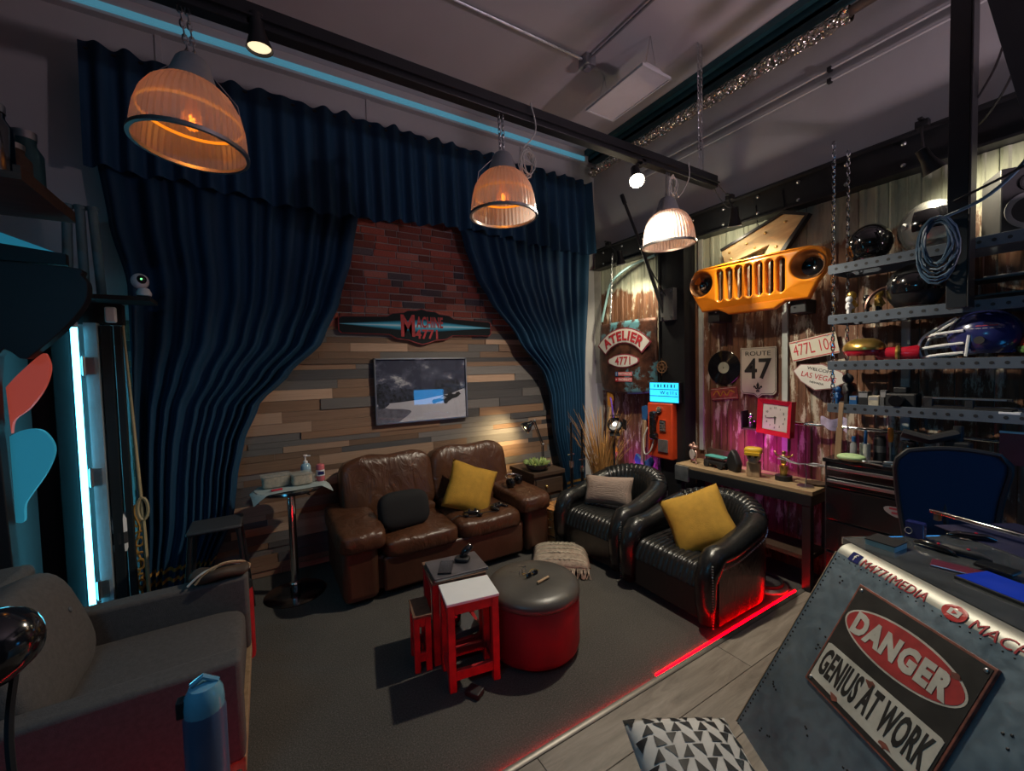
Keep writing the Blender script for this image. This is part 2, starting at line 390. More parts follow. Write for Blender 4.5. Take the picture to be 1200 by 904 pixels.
# panel joints on the white wall above the valance
for x in (-.55, .86, 2.45): MB().box(x, x + .035, YB - .012, YB, 3.2, ZC - .06).build('batten', 'wall_paint', wb)
MB().box(XL, XR, YB - .06, YB, 3.98, ZC - .002).build('cornice', 'wall_paint', wb)
# brick field
MB().box(.35, 2.75, YB - .012, YB + .001, 1.99, 3.08).build('mortar_bed', 'mortar', wb)
bm_src = None
z = 2.0; row = 0
bkind = ['brick_red'] * 9 + ['brick_dark'] * 4 + ['brick_grey'] + ['brick_pale'] * 3
proto = {}
for k in set(bkind):
    o = MB().box(-.5, .5, -.5, .5, -.5, .5).build('brick', k, wb); proto[k] = [o, False]
while z < 3.06:
    x = .36 + (.0 if row % 2 else -.1)
    while x < 2.74:
        L = random.choice([.2, .2, .2, .19, .095, .1]) if row % 3 else random.choice([.1, .095, .1, .2])
        a, c = max(x, .36), min(x + L, 2.74)
        if c - a > .03:
            k = random.choice(bkind); pr = proto[k]
            o = pr[0] if not pr[1] else mcopy(pr[0], parent=wb)
            pr[1] = True
            h = .052 + random.uniform(-.002, .002)
            o.location = ((a + c) / 2, YB - .012, z + .026 + random.uniform(-.002, .002)); o.scale = (c - a, .024 + random.uniform(-.004, .006), h); o.rotation_euler = (0, random.uniform(-.008, .008), 0)
        x += L + .011
    z += .063; row += 1
# reclaimed board field: every board its own piece
z = .005
pk = ['board_tan'] * 3 + ['board_brown'] * 4 + ['board_grey'] * 4 + ['board_slate'] * 3 + ['board_umber'] * 4
pproto = {}
for k in set(pk): pproto[k] = [MB().box(-.5, .5, -.5, .5, -.5, .5).build('plank', k, wb), False]
last = None
while z < 1.985:
    h = random.choice([.05, .085, .075, .06, .09, .045])
    h = min(h, 2.0 - z)
    x = -.8 - random.uniform(0, .5)
    while x < 3.05:
        L = random.choice([.35, .5, .62, .8, 1.0, 1.2]); a, c = max(x, -.8), min(x + L, 3.05)
        if c - a > .04:
            k = random.choice([q for q in pk if q != last]); last = k; pr = pproto[k]
            o = pr[0] if not pr[1] else mcopy(pr[0], parent=wb)
            pr[1] = True
            t = random.choice([.012, .015, .018, .022])
            o.location = ((a + c) / 2, YB - t / 2, z + h / 2); o.scale = (c - a - .0015, t, h - .0015)
        x += L
    z += h
# vertical siding sheets on the right wall, each a piece
wr = bpy.data.objects['wall_right']
y = 3.66; k = 0
while y > -.6:
    w = .155
    mb = MB()
    prof = [(0, 0), (0, .012), (.012, .02), (.03, .02), (.042, .012), (.085, .012), (.09, .016), (.1, .016), (.105, .012), (w - .004, .012), (w - .004, 0)]
    mb.prism(prof, .0, 2.735, Matrix(((0, -1, 0, XR), (-1, 0, 0, y), (0, 0, 1, 0), (0, 0, 0, 1))))
    mb.build('siding_board', 'siding', wr); y -= w; k += 1
MB().box(XR - .02, XR, 3.665, 3.77, 1.4, 2.9).build('corner_strip', 'plaster', wr)
for (py, z0, z1) in ((2.345, .8, 2.75), (1.63, .9, 2.1), (.93, 1.0, 2.4)):
    MB().box(XR - .036, XR - .018, py - .02, py + .02, z0, z1).build('metal_batten', M('batten_paint', (.42, .45, .42), .5) if 'batten_paint' not in MATS else 'batten_paint', wr)
# steel girder on the right wall with bolt heads
gd = thing('steel_girder', 'long black riveted steel girder running high along the right wall', 'girder', (3.44, 1.7, 2.75))
MB().box(-.015, .005, -2.6, 1.985, .0, .21).build('web', 'steel_black', gd)
MB().box(-.06, .06, -2.6, 1.985, .2, .215).box(-.06, .06, -2.6, 1.985, -.012, .003).build('flange', 'steel_black', gd)
mb = MB()
bo = MB().lathe([(1e-5, .012), (.008, .01), (.013, .004), (.014, 0)], 10, Matrix(((0, 0, -1, 0), (0, 1, 0, 0), (1, 0, 0, 0), (0, 0, 0, 1)))).build('bolt', 'steel', gd, smooth=True)
first = True
for j in range(16):
    for zz in (.04, .17):
        o = bo if first else mcopy(bo, parent=gd); first = False
        o.location = (-.015, 1.85 - j * .29, zz)
col = thing('steel_column', 'black steel column standing between the payphone and the siding', 'column', (3.4, 2.55, 0))
MB().box(-.06, .09, -.12, .14, .0, 2.74).build('shaft', 'steel_black', col, bev=.006)
MB().box(-.075, .1, -.135, -.12, 0, 2.74).build('flange', 'steel_black', col); MB().box(-.075, .1, .14, .155, 0, 2.74).build('flange', 'steel_black', col)
bx = MB().box(-.115, -.06, -.05, .1, 2.02, 2.32).build('mounting_plate', 'grey_dark', col, bev=.004)
for (yy, zz) in ((-.03, 2.05), (.08, 2.05), (-.03, 2.29), (.08, 2.29)): MB().cyl((-.115, yy, zz), (-.125, yy, zz), .012, n=8).build('bolt', 'steel', bx)
# ------------------------------------------------------------------ curtains and valance
def curtain(name, label, xl, xr, z0, z1, Y, nf, amp, bands, nu=150, nv=46, ph=0):
    rt = thing(name, label, 'curtain', ((lerp_tab(xl, z0) + lerp_tab(xr, z0)) / 2, Y, z0), group='blue velvet stage curtains')
    ox, oy, oz = rt.location
    def P(u, v, off=0):
        z = z0 + (z1 - z0) * v
        a, b = lerp_tab(xl, z), lerp_tab(xr, z)
        uu = u + .022 * math.sin(8 * u + 1.5 * v + ph) + .012 * math.sin(21 * u + 1)
        wv = math.sin(2 * PI * nf * uu + ph + .5 * math.sin(v * 5 + u * 7)); wv = math.copysign(abs(wv) ** .75, wv)
        k = amp * (.75 + .35 * math.sin(5 * u + 2)) * (1.0 if v < .92 else 1 - (v - .92) * 4)
        return Vector((a + (b - a) * u - ox, Y - off + k * wv - oy, z - oz))
    MB().grid(P, nu, nv).build('drape', 'velvet', rt, smooth='all')
    for (b0, b1) in bands:
        MB().grid(lambda u, v: P(u, (b0 + (b1 - b0) * v - z0) / (z1 - z0), .011), nu, 1).build('gold_band', 'gold_thread', rt, smooth='all')
    return rt, P
M('gold_thread', (.5, .27, .06), .6, .2)
cl, PL = curtain('stage_curtain', 'long blue velvet curtain swept open left of the brick wall', [(3.05, -.86), (2.6, -.82), (2.235, -.75), (.25, -.77), (.05, -.77)],
    [(3.05, .74), (2.9, .72), (2.56, .66), (2.2, .56), (1.86, .42), (1.6, .17), (1.38, -.04), (1.1, -.15), (.855, -.2), (.6, -.23), (.2, -.38), (.05, -.4)], .1, 3.05, 3.6, 11, .05, [(.2, .225), (.27, .295)])
def scroll(u0, v0, s):
    pts = []
    for k in range(40):
        t = k / 39; a = 1.2 + t * 7.5; rr = s * (1 - t * .8)
        p = PL(u0, v0, .008); pts.append(p + Vector((rr * math.cos(a) * .7, -.012, rr * math.sin(a))))
    return pts
mb = MB()
for (vv, s) in ((.055, .06), (.1, .07), (.15, .06), (.19, .045)): mb.tube(scroll(.045, vv, s), .007, 5)
mb.tube([PL(.03, v * .01, .01) + Vector((.012 * math.sin(v * .8), -.012, 0)) for v in range(2, 24)], .007, 5)
mb.build('gold_scroll', 'gold_thread', cl, smooth=True)
curtain('stage_curtain', 'bright blue velvet curtain gathered beside the desk lamp, right of the brick wall', [(3.05, 1.62), (2.81, 1.69), (2.5, 1.8), (2.3, 1.93), (1.9, 2.25), (1.52, 2.58), (1.3, 2.65), (.96, 2.68), (.26, 2.84), (.05, 2.85)],
    [(3.05, 3.24), (2.58, 3.21), (1.5, 3.15), (.05, 3.12)], .08, 3.05, 3.6, 13, .042, [(.24, .262), (.3, .322)], ph=1)
vx0, vx1 = -.88, 3.26
vt = thing('curtain_valance', 'dark blue gathered valance across the top of both curtains', 'valance', (.96, 3.52, 2.85))
def VP(u, v):
    x = vx0 + (vx1 - vx0) * u
    zt = 3.66 + .012 * math.sin(140 * u) + .008 * math.sin(57 * u); zb = 2.87 + .03 * math.sin(11 * u + 1) + .012 * math.sin(71 * u)
    wv = math.sin(2 * PI * 30 * u + 1.4 * math.sin(13 * u)) * (.022 + .016 * (1 - v))
    return Vector((x - .96, wv - .04 * (1 - v), zb + (zt - zb) * v - 2.85))
MB().grid(VP, 420, 14).build('ruffle', 'velvet', vt, smooth='all')
mb = MB().cyl((vx0 - .96, .03, .78), (vx1 - .96, .03, .78), .014); mb.build('rail', 'steel_black', vt)
# ------------------------------------------------------------------ overhead: track beam, pendants, spots, ceiling services
BY, BZ0, BZ1 = 2.05, 3.035, 3.13
tb = thing('lighting_beam', 'long black steel beam hung under the ceiling carrying the pendants', 'beam', (.9, BY, BZ0))
MB().box(-2.2, 2.33, -.03, .03, 0, BZ1 - BZ0).build('beam_body', 'steel_black', tb, bev=.004)
MB().box(-2.2, 2.33, -.045, .045, .03, .04).build('lip', 'steel_black', tb)
for xx in (-1.85, 2.13, 2.17): chain_links(MB(), (xx, .0, BZ1 - BZ0), (xx - .01, .0, ZC - BZ0), .028, .003, .008).build('hanging_chain', 'steel', tb)
post = tag(MB().box(-.36, -.30, 1.9, 1.96, 2.95, 4.12).build('ceiling_strut', 'steel_black', bev=.004), 'dark steel strut dropping from the ceiling left of the largest pendant', 'strut')
M('prismatic', (.62, .44, .38), .2)
def prism_glass(name, tint):
    m, n, l, b = newmat(name); MATS[name] = m
    out = n['Material Output']
    tr = n.new('ShaderNodeBsdfTransparent'); tr.inputs[0].default_value = (.95, .82, .7, 1)
    tl = n.new('ShaderNodeBsdfTranslucent'); tl.inputs[0].default_value = c4(tint)
    b.inputs['Base Color'].default_value = c4(tint); b.inputs['Roughness'].default_value = .25
    m1 = n.new('ShaderNodeMixShader'); m1.inputs[0].default_value = .6; l.new(tl.outputs[0], m1.inputs[1]); l.new(b.outputs[0], m1.inputs[2])
    m2 = n.new('ShaderNodeMixShader'); m2.inputs[0].default_value = .7; l.new(tr.outputs[0], m2.inputs[1]); l.new(m1.outputs[0], m2.inputs[2])
    l.new(m2.outputs[0], out.inputs['Surface'])
prism_glass('shade_glass', (.8, .66, .6))
emis('filament', (1, .4, .05), 8); glassy('bulb_glass', (1, .7, .35), .8, .05, .3); emis('lamp_face', (1, .93, .72), 18); emis('lamp_face_dim', (1, .8, .5), 1.2)
def pendant(x, zr, label, R=.185, tilt=0, cable=None, energy=.5):
    # zr = height of the rim
    m = TR(x, BY, zr) @ RY(tilt)
    t = thing('pendant_lamp', label, 'pendant lamp', m, 'ribbed glass pendant lamps')
    prof = [(R, 0), (R * .985, .05), (R * .945, .105), (R * .86, .16), (R * .72, .205), (R * .54, .235), (R * .42, .245)]
    n = 96; vs = []; L = len(prof)
    for k in range(n):
        a = 2 * PI * k / n; q = 1 + (.012 if k % 2 else -.012)
        for (r, z) in prof: vs.append(Vector((r * q * math.cos(a), r * q * math.sin(a), z)))
    fs = [(k * L + j, ((k + 1) % n) * L + j, ((k + 1) % n) * L + j + 1, k * L + j + 1) for k in range(n) for j in range(L - 1)]
    MB().faces(vs, fs).build('glass_shade', 'shade_glass', t, smooth=False)
    MB().lathe([(R * .98, -.006), (R * 1.05, -.006), (R * 1.05, .008), (R * .98, .008), (R * .98, -.006)], 48).build('rim_ring', 'steel', t, smooth=True)
    MB().lathe([(R * .45, .235), (R * .44, .25), (R * .4, .275), (R * .3, .33), (R * .24, .345), (1e-5, .35)], 24).build('cap', 'grey', t, smooth=True)
    MB().lathe([(1e-5, .07), (.02, .075), (.034, .1), (.034, .12), (.022, .155), (.014, .18), (.014, .24)], 16).build('bulb', 'bulb_glass', t, smooth=True); MB().tube([(.008 * math.cos(k * 1.3), .008 * math.sin(k * 1.3), .09 + k * .0025) for k in range(14)], .004, 5).build('filament', 'filament', t)
    MB().lathe([(R * .915, .108), (R * .90, .12), (R * .895, .108), (R * .915, .108)], 48).build('refraction_glow', 'amber_glow', t, smooth=True)  # glowing ring imitates the bulb's light refracted in the shade
    inv = m.inverted(); top = inv @ Vector((x, BY, BZ0))
    h = Vector((0, 0, .35)); ch = MB()
    chain_links(ch, h + Vector((.01, 0, 0)), top + Vector((.008, 0, 0)), .026, .0028, .008); chain_links(ch, h - Vector((.012, 0, 0)), top - Vector((.016, 0, 0)), .026, .0028, .008)
    ch.build('chain', 'steel', t)
    sc = MB()
    for s in (-1, 1): sc.tube([(s * R * 1.04, 0, .0), (s * R * .8, .01, .22), (s * .02, 0, .35)], .0022, 4)
    sc.build('safety_wire', 'steel', t)
    if cable: 
        pts = []
        for k in range(60):
            a = k * .62; c = cable; pts.append(Vector((c[0] + .045 * math.cos(a) * (1 + .2 * math.sin(k * .3)), c[1] + .02 * math.sin(k * .7), c[2] + .07 * math.sin(a) * (1 + .2 * math.cos(k * .21)))))
        MB().tube(pts, .0035, 5).build('coiled_cable', 'offwhite', t, smooth=True)
        MB().tube(smoothpts([inv @ Vector((x + .17, BY - .05, BZ1)), Vector((.2, -.05, .5)), Vector((.1, -.03, .36)), pts[0]]), .004, 5).build('feed_cable', 'offwhite', t, smooth=True)
    light('pendant_glow', 'POINT', m @ Vector((0, 0, .11)), energy, (1, .5, .12), size=.03)
    return t
emis('amber_glow', (1, .36, .02), .6)
pendant(-.205, 2.5, 'largest ribbed glass pendant glowing amber at the upper left', tilt=3)
pendant(1.212, 2.475, 'middle ribbed glass pendant hung before the valance with a looped cable', cable=(.13, -.06, .3))
pendant(2.65, 2.5, 'pale ribbed glass pendant nearest the siding wall, lit from beside', tilt=-3, cable=(.02, -.03, .42), energy=.2)
def clamp_spot(loc, aim, label, mount, lit='lamp_face', s=1.0, flip=False):
    m = AX(loc, aim)   # z runs along the beam of light
    t = thing('clamp_spotlight', label, 'spotlight', TR(*loc), 'black clamp spotlights')
    R = m.to_3x3().to_4x4()
    MB().lathe([(1e-5, -.095 * s), (.026 * s, -.09 * s), (.028 * s, -.03 * s), (.036 * s, .0), (.05 * s, .045 * s), (.047 * s, .046 * s), (.033 * s, .005 * s)], 20, R).build('lamp_head', 'black', t, smooth=True)
    MB().lathe([(1e-5, .03 * s), (.043 * s, .03 * s), (.043 * s, .034 * s), (1e-5, .036 * s)], 20, R).build('lamp_face', lit, t, smooth=True)
    p = Vector(mount) - Vector(loc)
    bk = R @ Vector((0, 0, -.06 * s))
    MB().tube(smoothpts([bk, bk + (p - bk) * .35 + Vector((-.02, 0, .015)), bk + (p - bk) * .75 + Vector((-.02, 0, .01)), p]), .006, 6).build('gooseneck', 'black', t, smooth=True)
    MB().box(p.x - .022, p.x + .022, p.y - .03, p.y + .03, p.z - .012, p.z + .03).box(p.x - .05, p.x + .02, p.y - .012, p.y + .012, p.z + .025, p.z + .037).build('clamp', 'black', t, bev=.004)
    return t
WARM = (1, .88, .62)
clamp_spot((2.25, 2.0, 2.9), (1.35, .9, .9), 'brightly lit clamp spotlight on the beam beside the pale pendant', (2.36, 2.05, 3.03), s=1.1)
light('key_spot', 'SPOT', (2.22, 1.96, 2.86), 165, (1, .9, .72), aim=(1.95, 1.8, 0), size=.035, angle=152, blend=.5)
clamp_spot((.04, 2.03, 3.0), (.1, 2.05, 2.0), 'clamp spotlight on the beam right of the largest pendant', (0.02, 2.05, 3.05), 'lamp_face_dim')
clamp_spot(onX(861, 258, 3.14), (3.36, 1.95, 1.6), 'clamp spotlight on the girder above the orange grille', (3.36, 2.0, 2.96), 'lamp_face')
light('girder_spot', 'SPOT', onX(861, 271, 3.13), 28, WARM, aim=(3.4, 1.75, 1.7), size=.03, angle=125, blend=.7)
light('girder_spot', 'POINT', (3.24, 2.0, 2.66), 3.2, WARM, size=.03)  # point light added for bulb spill on the upper siding
light('girder_spot', 'POINT', (3.22, 3.2, 2.6), 3.0, WARM, size=.03)  # point light added for bulb spill above the hood sign
clamp_spot(onX(727, 305, 3.12), (3.34, 3.0, 1.6), 'clamp spotlight on the girder above the rusty hood sign', (3.36, 3.4, 2.96), 'lamp_face')
light('girder_spot', 'SPOT', onX(733, 318, 3.12), 34, WARM, aim=(3.45, 3.1, 1.9), size=.03, angle=125, blend=.7)
clamp_spot(onX(1090, 192, 3.1), (3.32, .55, 2.1), 'clamp spotlight on the girder above the motorcycle helmets', (3.36, .84, 2.96), 'lamp_face')
light('girder_spot', 'SPOT', onX(1098, 203, 3.1), 17, WARM, aim=(3.45, .45, 2.2), size=.03, angle=135, blend=.7)
# wires that lead from the beam end to the wall
tag(MB().tube(smoothpts([(3.2, 2.05, 3.08), (3.3, 2.06, 2.99), (3.38, 2.02, 2.9), (3.43, 1.98, 2.97)]), .004, 5).tube(smoothpts([(3.21, 2.04, 3.1), (3.34, 2.0, 2.98), (3.43, 1.95, 2.96)]), .004, 5).build('power_cable', 'black', smooth=True), 'two black wires drooping from the beam end to the girder', 'cable')
# ceiling services
cp = MB()
A, Bq, Cq = onZ(533, 0, ZC - .03), onZ(688, 72, ZC - .03), onZ(765, 0, ZC - .03)
A2 = A + (A - Bq) * 1.2; C2 = Cq + (Cq - Bq) * 2
tag(MB().cyl(A2, Bq, .012, n=8).build('conduit', 'galv', smooth=True), 'galvanised conduit crossing the ceiling into the junction box from the left', 'conduit')
tag(MB().cyl(Bq, C2, .01, n=8).build('conduit', 'grey', smooth=True), 'thin conduit leaving the ceiling junction box towards the viewer', 'conduit')
jb = thing('junction_box', 'small grey junction box on the ceiling where two conduits meet', 'junction box', TR(Bq.x, Bq.y, ZC - .08))
MB().box(-.05, .05, -.05, .05, 0, .08).build('box', 'galv', jb, bev=.004)
MB().cyl((0, 0, 0), (0, 0, -.02), .03).build('knockout', 'grey', jb)
fx = thing('ceiling_light', 'unlit white troffer light hung on wires under the ceiling', 'ceiling light', TR(2.64, 2.44, 3.82))
MB().faces([(-.1, -.27, 0), (.1, -.27, 0), (.1, .27, 0), (-.1, .27, 0), (-.15, -.3, .0), (.15, -.3, .0), (.15, .3, 0), (-.15, .3, 0), (-.07, -.27, .07), (.07, -.27, .07), (.07, .27, .07), (-.07, .27, .07)],
    [(8, 9, 10, 11), (4, 5, 9, 8), (5, 6, 10, 9), (6, 7, 11, 10), (7, 4, 8, 11)]).build('housing', 'white', fx)
MB().box(-.145, .145, -.295, .295, -.004, .004).build('diffuser', M('diffuser', (.8, .78, .8), .4, var=.03), fx)
MB().box(-.15, .15, -.31, -.298, -.01, .012).box(-.15, .15, .298, .31, -.01, .012).box(-.16, -.148, -.31, .31, -.01, .012).box(.148, .16, -.31, .31, -.01, .012).build('frame', 'white', fx)
for s in (-1, 1): MB().tube([(-.06, s * .25, .07), (0, s * .25, .3)], .002, 4).tube([(.06, s * .25, .07), (0, s * .25, .3)], .002, 4).build('hanger_wire', 'steel', fx)
ct = thing('cable_tray', 'dark teal tray along the joint of ceiling and right wall', 'cable tray', (3.42, .9, 4.0))
M('teal_metal', (.03, .1, .12), .35, .4)
MB().box(-.06, -.03, -3, 2.8, .0, .1).build('side_rail', 'teal_metal', ct); MB().box(-.06, .07, -3, 2.8, 0, .012).build('tray_floor', 'teal_metal', ct); MB().box(-.12, -.075, -3, 2.8, .06, .115).build('upper_rail', 'teal_metal', ct)
def duct(v, u):
    a = 2 * PI * u; yy = 1.2 + v * 2.5; r = .05 * (1 + .08 * math.sin(v * 160) + .1 * math.sin(v * 61 + 3 * a))
    return Vector((3.4 + r * math.cos(a), yy, 3.88 + r * math.sin(a)))
tag(MB().grid(duct, 220, 14).build('foil_duct', 'foil', smooth='all'), 'crinkled silver foil duct below the ceiling tray', 'duct')
tag(MB().cyl((3.41, 1.22, 3.9), (3.41, -1.2, 3.9), .03).build('vent_pipe', M('pipe_brown', (.16, .13, .1), .4, .5), smooth=True), 'plain brownish pipe continuing the foil duct towards the viewer', 'pipe')
for zz, lab in ((3.64, 'upper of two thin conduits on the plain right wall'), (3.56, 'lower of two thin conduits on the plain right wall')):
    t = thing('wall_conduit', lab, 'conduit', (3.48, 1.6, zz))
    MB().cyl((0, -2.5, 0), (0, 1.4, 0), .008, n=8).build('tube', 'wall_paint', t)
    for yy in (-.25, .75): MB().box(-.014, .016, yy - .012, yy + .012, -.014, .014).build('clip', 'black', t)
# cyan light spilling on the cornice, put in as a glowing strip
emis('cyan_line', (.12, .45, .62), .32)
tag(MB().box(-1.3, 3.3, YB - .075, YB - .062, 4.0, 4.045).build('glow_strip', 'cyan_line'), 'thin cyan light spill along the top of the back wall, built as a glowing strip', 'light strip')
# red light strip on the carpet edge, its hidden left run assumed
emis('red_line', (1, .0, .0012), 32)
emis('red_line_left', (1, .0, .012), 24)
tag(MB().box(-1.2, 1.62, 1.3725, 1.3775, 0, .009).build('glow_strip', 'red_line_left'), 'red light strip assumed to run on behind the metal floor edge before the red stools', 'light strip')
tag(MB().box(1.66, 3.1, 1.386, 1.393, 0, .01).build('glow_strip', 'red_line'), 'bright red light strip on the carpet edge beside the near armchair', 'light strip')
# ------------------------------------------------------------------ brown sofa
sf = thing('leather_sofa', 'worn brown leather two seat sofa below the picture', 'sofa', TR(1.24, 3.3, 0))
SW, SD = .86, .42
MB().box(-SW + .06, SW - .06, -SD + .06, SD - .02, .05, .3).build('base', 'leather_panel', sf, bev=.03, seg=3, smooth=True)
for s in (-1, 1):
    a = MB().box(s * (SW - .13) - .12, s * (SW - .13) + .12, -SD, SD - .06, .03, .43).build('arm', 'leather_panel', sf, bev=.05, seg=4, smooth=True)
    MB().sq((s * (SW - .15), -.02, .445), (.165, SD + .02, .09), .5, .32, nu=18, nv=36).build('arm_pad', 'leather_brown', a, smooth='all')
def wobble(o, amp, sc, seed):
    random.seed(seed); ph = [random.uniform(0, 6) for _ in range(6)]
    for v in o.data.vertices:
        x, y, z = v.co; v.co.z += amp * math.sin(sc * x + ph[0]) * math.sin(sc * .8 * y + ph[1]); v.co.y += amp * math.sin(sc * x * 1.3 + ph[2]) * math.sin(sc * z + ph[3])
for i, x in enumerate((-.285, .285)):
    o = MB().sq((x, -.14, .345), (.29, .30, .085), .5, .28, nu=20, nv=48).build('seat_cushion', 'leather_brown', sf, smooth='all'); wobble(o, .008, 14, i)
    m = TR(x * 1.32, .235, .62) @ RX(-14)
    o = MB().sq((0, 0, .02), (.385, .12, .26), .4, .3, m, nu=24, nv=48).build('back_cushion', 'leather_brown', sf, smooth='all'); wobble(o, .01, 16, i + 5)
    MB().sq((x, .1, .43), (.27, .09, .07), .6, .4, nu=14, nv=30).build('lumbar_roll', 'leather_brown', sf, smooth='all')
MB().box(-SW + .2, SW - .2, SD - .12, SD, .2, .8).build('back_frame', 'leather_brown', sf, bev=.05, seg=3, smooth=True)
MB().box(-.58, .58, -SD + .01, -SD + .06, .05, .3).build('front_panel', 'leather_panel', sf, bev=.02, smooth=True)
def cushion(name, label, mat, w, h, t, m, group=None, pinch=.07):
    o = MB().pillow(w, h, t, I4, 16, pinch).build(name, mat, smooth='all'); tag(o, label, 'cushion', group); o.matrix_world = m; return o
cushion('throw_pillow', 'mustard velvet cushion tilted on the brown sofa', 'yellow_fab', .42, .42, .15, TR(1.48, 3.19, .58) @ RZ(-6) @ RX(64) @ RZ(-24))
o = MB().sq((0, 0, 0), (.19, .07, .14), .6, .35, nu=16, nv=32).build('lumbar_cushion', M('black_cloth', (.005, .005, .006), .85), smooth='all'); tag(o, 'black boxy back support cushion on the sofa', 'cushion'); o.matrix_world = TR(.87, 3.09, .55) @ RX(-16)
# things on the sofa
def controller(m, label, col='black_gloss'):
    t = thing('game_controller', label, 'game controller', m)
    MB().sq((0, 0, .02), (.07, .035, .018), .6, .6).sq((-.055, -.03, .012), (.022, .045, .014), .7, .7).sq((.055, -.03, .012), (.022, .045, .014), .7, .7).build('shell', col, t, smooth='all')
    for x in (-.025, .025): MB().cyl((x, -.012, .03), (x, -.012, .048), .009).build('thumb_stick', 'rubber', t)
    return t
controller(TR(1.64, 3.02, .425) @ RZ(20), 'black game controller lying right of the mustard sofa cushion')
controller(TR(1.4, 3.0, .425) @ RZ(-15), 'black game controller lying in front of the mustard sofa cushion')
tag(MB().tube(smoothpts([(1.2, 2.96, .433), (1.28, 3.0, .436), (1.33, 2.95, .434), (1.42, 2.93, .433), (1.5, 2.96, .434), (1.58, 2.93, .432), (1.63, 2.97, .434)]), .004, 5).build('charging_cable', 'black', smooth=True), 'thin black cable trailing over the right sofa seat', 'cable')
hp = thing('headphones', 'black headphones with a pale band resting on the sofa arm', 'headphones', TR(1.93, 3.17, .538) @ RZ(15))
MB().sq((-.07, 0, .035), (.035, .045, .045), .8, .8).build('ear_cup', 'black_gloss', hp, smooth='all'); MB().sq((.06, .03, .03), (.03, .04, .04), .8, .8).build('ear_cup', 'black_gloss', hp, smooth='all')
MB().tube([Vector((.085 * math.cos(a), .1 * math.sin(a), .06 + .02 * math.sin(a))) for a in [PI * k / 14 for k in range(15)]], .009, 8).build('headband', 'chrome', hp, smooth=True)
# ------------------------------------------------------------------ black tub chairs
def tub_chair(m, label):
    t = thing('tub_chair', label, 'armchair', m, 'black channelled leather tub chairs')
    W2, D2, th = .305, .36, .062
    path = []
    for k in range(9): path.append((-W2, -D2 + (D2 + .06) * k / 8))
    for k in range(1, 20): a = PI - PI * k / 20; path.append((W2 * math.cos(a), .06 + W2 * .97 * math.sin(a)))
    for k in range(9): path.append((W2, .06 - (D2 + .06) * k / 8))
    N = len(path)
    def hgt(s): return .56 + .17 * math.sin(PI * min(max((s - .08) / .84, 0), 1)) ** 1.3
    def nrm(i):
        a, b = path[max(i - 1, 0)], path[min(i + 1, N - 1)]; d = Vector((b[0] - a[0], b[1] - a[1])); d.normalize(); return Vector((-d.y, d.x))
    def sec(off, zf):
        return [Vector((path[i][0] + nrm(i).x * off, path[i][1] + nrm(i).y * off, zf(i / (N - 1)))) for i in range(N)]
    rings = [sec(th, lambda s: .05), sec(th * 1.0, lambda s: hgt(s) - .05), sec(-th * .9, lambda s: hgt(s) - .06), sec(-th * .9, lambda s: .12)]
    vs = [p for r in rings for p in r]; fs = [(a * N + i, a * N + i + 1, (a + 1) * N + i + 1, (a + 1) * N + i) for a in range(3) for i in range(N - 1)]
    for e in (0, N - 1): fs.append((e, N + e, 2 * N + e, 3 * N + e))
    MB().faces(vs, fs).build('shell', 'leather_black', t, smooth=True)
    pts = sec(0, lambda s: hgt(s) - .045); dn = [(.012, .05, .045), (.03, .02, .1), (.06, .0, .16), (.062, .0, .3), (.06, .005, .45)]
    def front(p): return [Vector((p.x, p.y - .035 + b, p.z - c)) for a, b, c in dn][::-1]
    pts = front(pts[0]) + pts[1:-1] + front(pts[-1])[::-1]
    rr = [.05, .062, .064, .068, .074] + [.078 - .006 * math.cos(2 * PI * i / N) for i in range(1, N - 1)] + [.074, .068, .064, .062, .05]
    MB().tube(pts, rr, 14).build('arm_roll', 'leather_black', t, smooth='all')
    ch = MB()
    for k in range(15):
        a = PI * (.16 + .68 * k / 14); r0 = W2 - th * 1.05; s = .5 + (.5 - (a / PI)) * .62
        x, y = r0 * math.cos(a), .06 + r0 * .97 * math.sin(a); hh = hgt(.5 + (.5 - a / PI) * .55)
        dx, dy = math.cos(a), math.sin(a) * .97; q_ = lambda r, z: (r * dx, .06 + r * dy, z)
        ch.tube([q_(r0 - .03, .42), q_(r0 - .015, .5), q_(r0 - .01, hh - .1), q_(r0 + .012, hh - .02), q_(W2 - .01, hh + .03), q_(W2 + .045, hh + .012), q_(W2 + .07, hh - .04)], [.026, .03, .031, .031, .03, .026, .015], 8)
    ch.build('channelled_back', 'leather_black', t, smooth='all')
    def seat(u, v):
        x = -.245 + .49 * u; y = -D2 - .045 + (D2 + .3) * v
        rib = abs(math.sin(PI * 13 * u)) ** .6 * .014
        z = .405 + rib + .02 * math.sin(PI * v) 
        if v < .12: q = 1 - v / .12; z -= .13 * q ** 2.2; y += .0 + .025 * (1 - math.sqrt(max(0, 1 - (q * .99) ** 2))) * 0
        return Vector((x, y, z))
    MB().grid(seat, 130, 24).build('channelled_seat', 'leather_black', t, smooth='all')
    MB().box(-.25, .25, -D2 - .04, .25, .05, .29).build('front_rail', 'leather_black', t, bev=.015, smooth=True)
    nh = MB()
    for i in (0, N - 1):
        for k in range(24): nh.ell((path[i][0] + math.copysign(.058, path[i][0]), -D2 - .056, .06 + k * .019), (.0055, .0055, .0055), nu=4, nv=6)
    for i in range(0, N - 1):
        for f in (0, .34, .67):
            p0 = Vector(path[i]); p1 = Vector(path[i + 1]); p = p0 + (p1 - p0) * f; s = (i + f) / (N - 1); q = p + nrm(i) * (th + .014)
            nh.ell((q.x, q.y, hgt(s) - .1), (.0055, .0055, .0055), nu=4, nv=6)
    nh.build('nailhead_trim', 'steel', t)['kind'] = 'stuff'
    return t
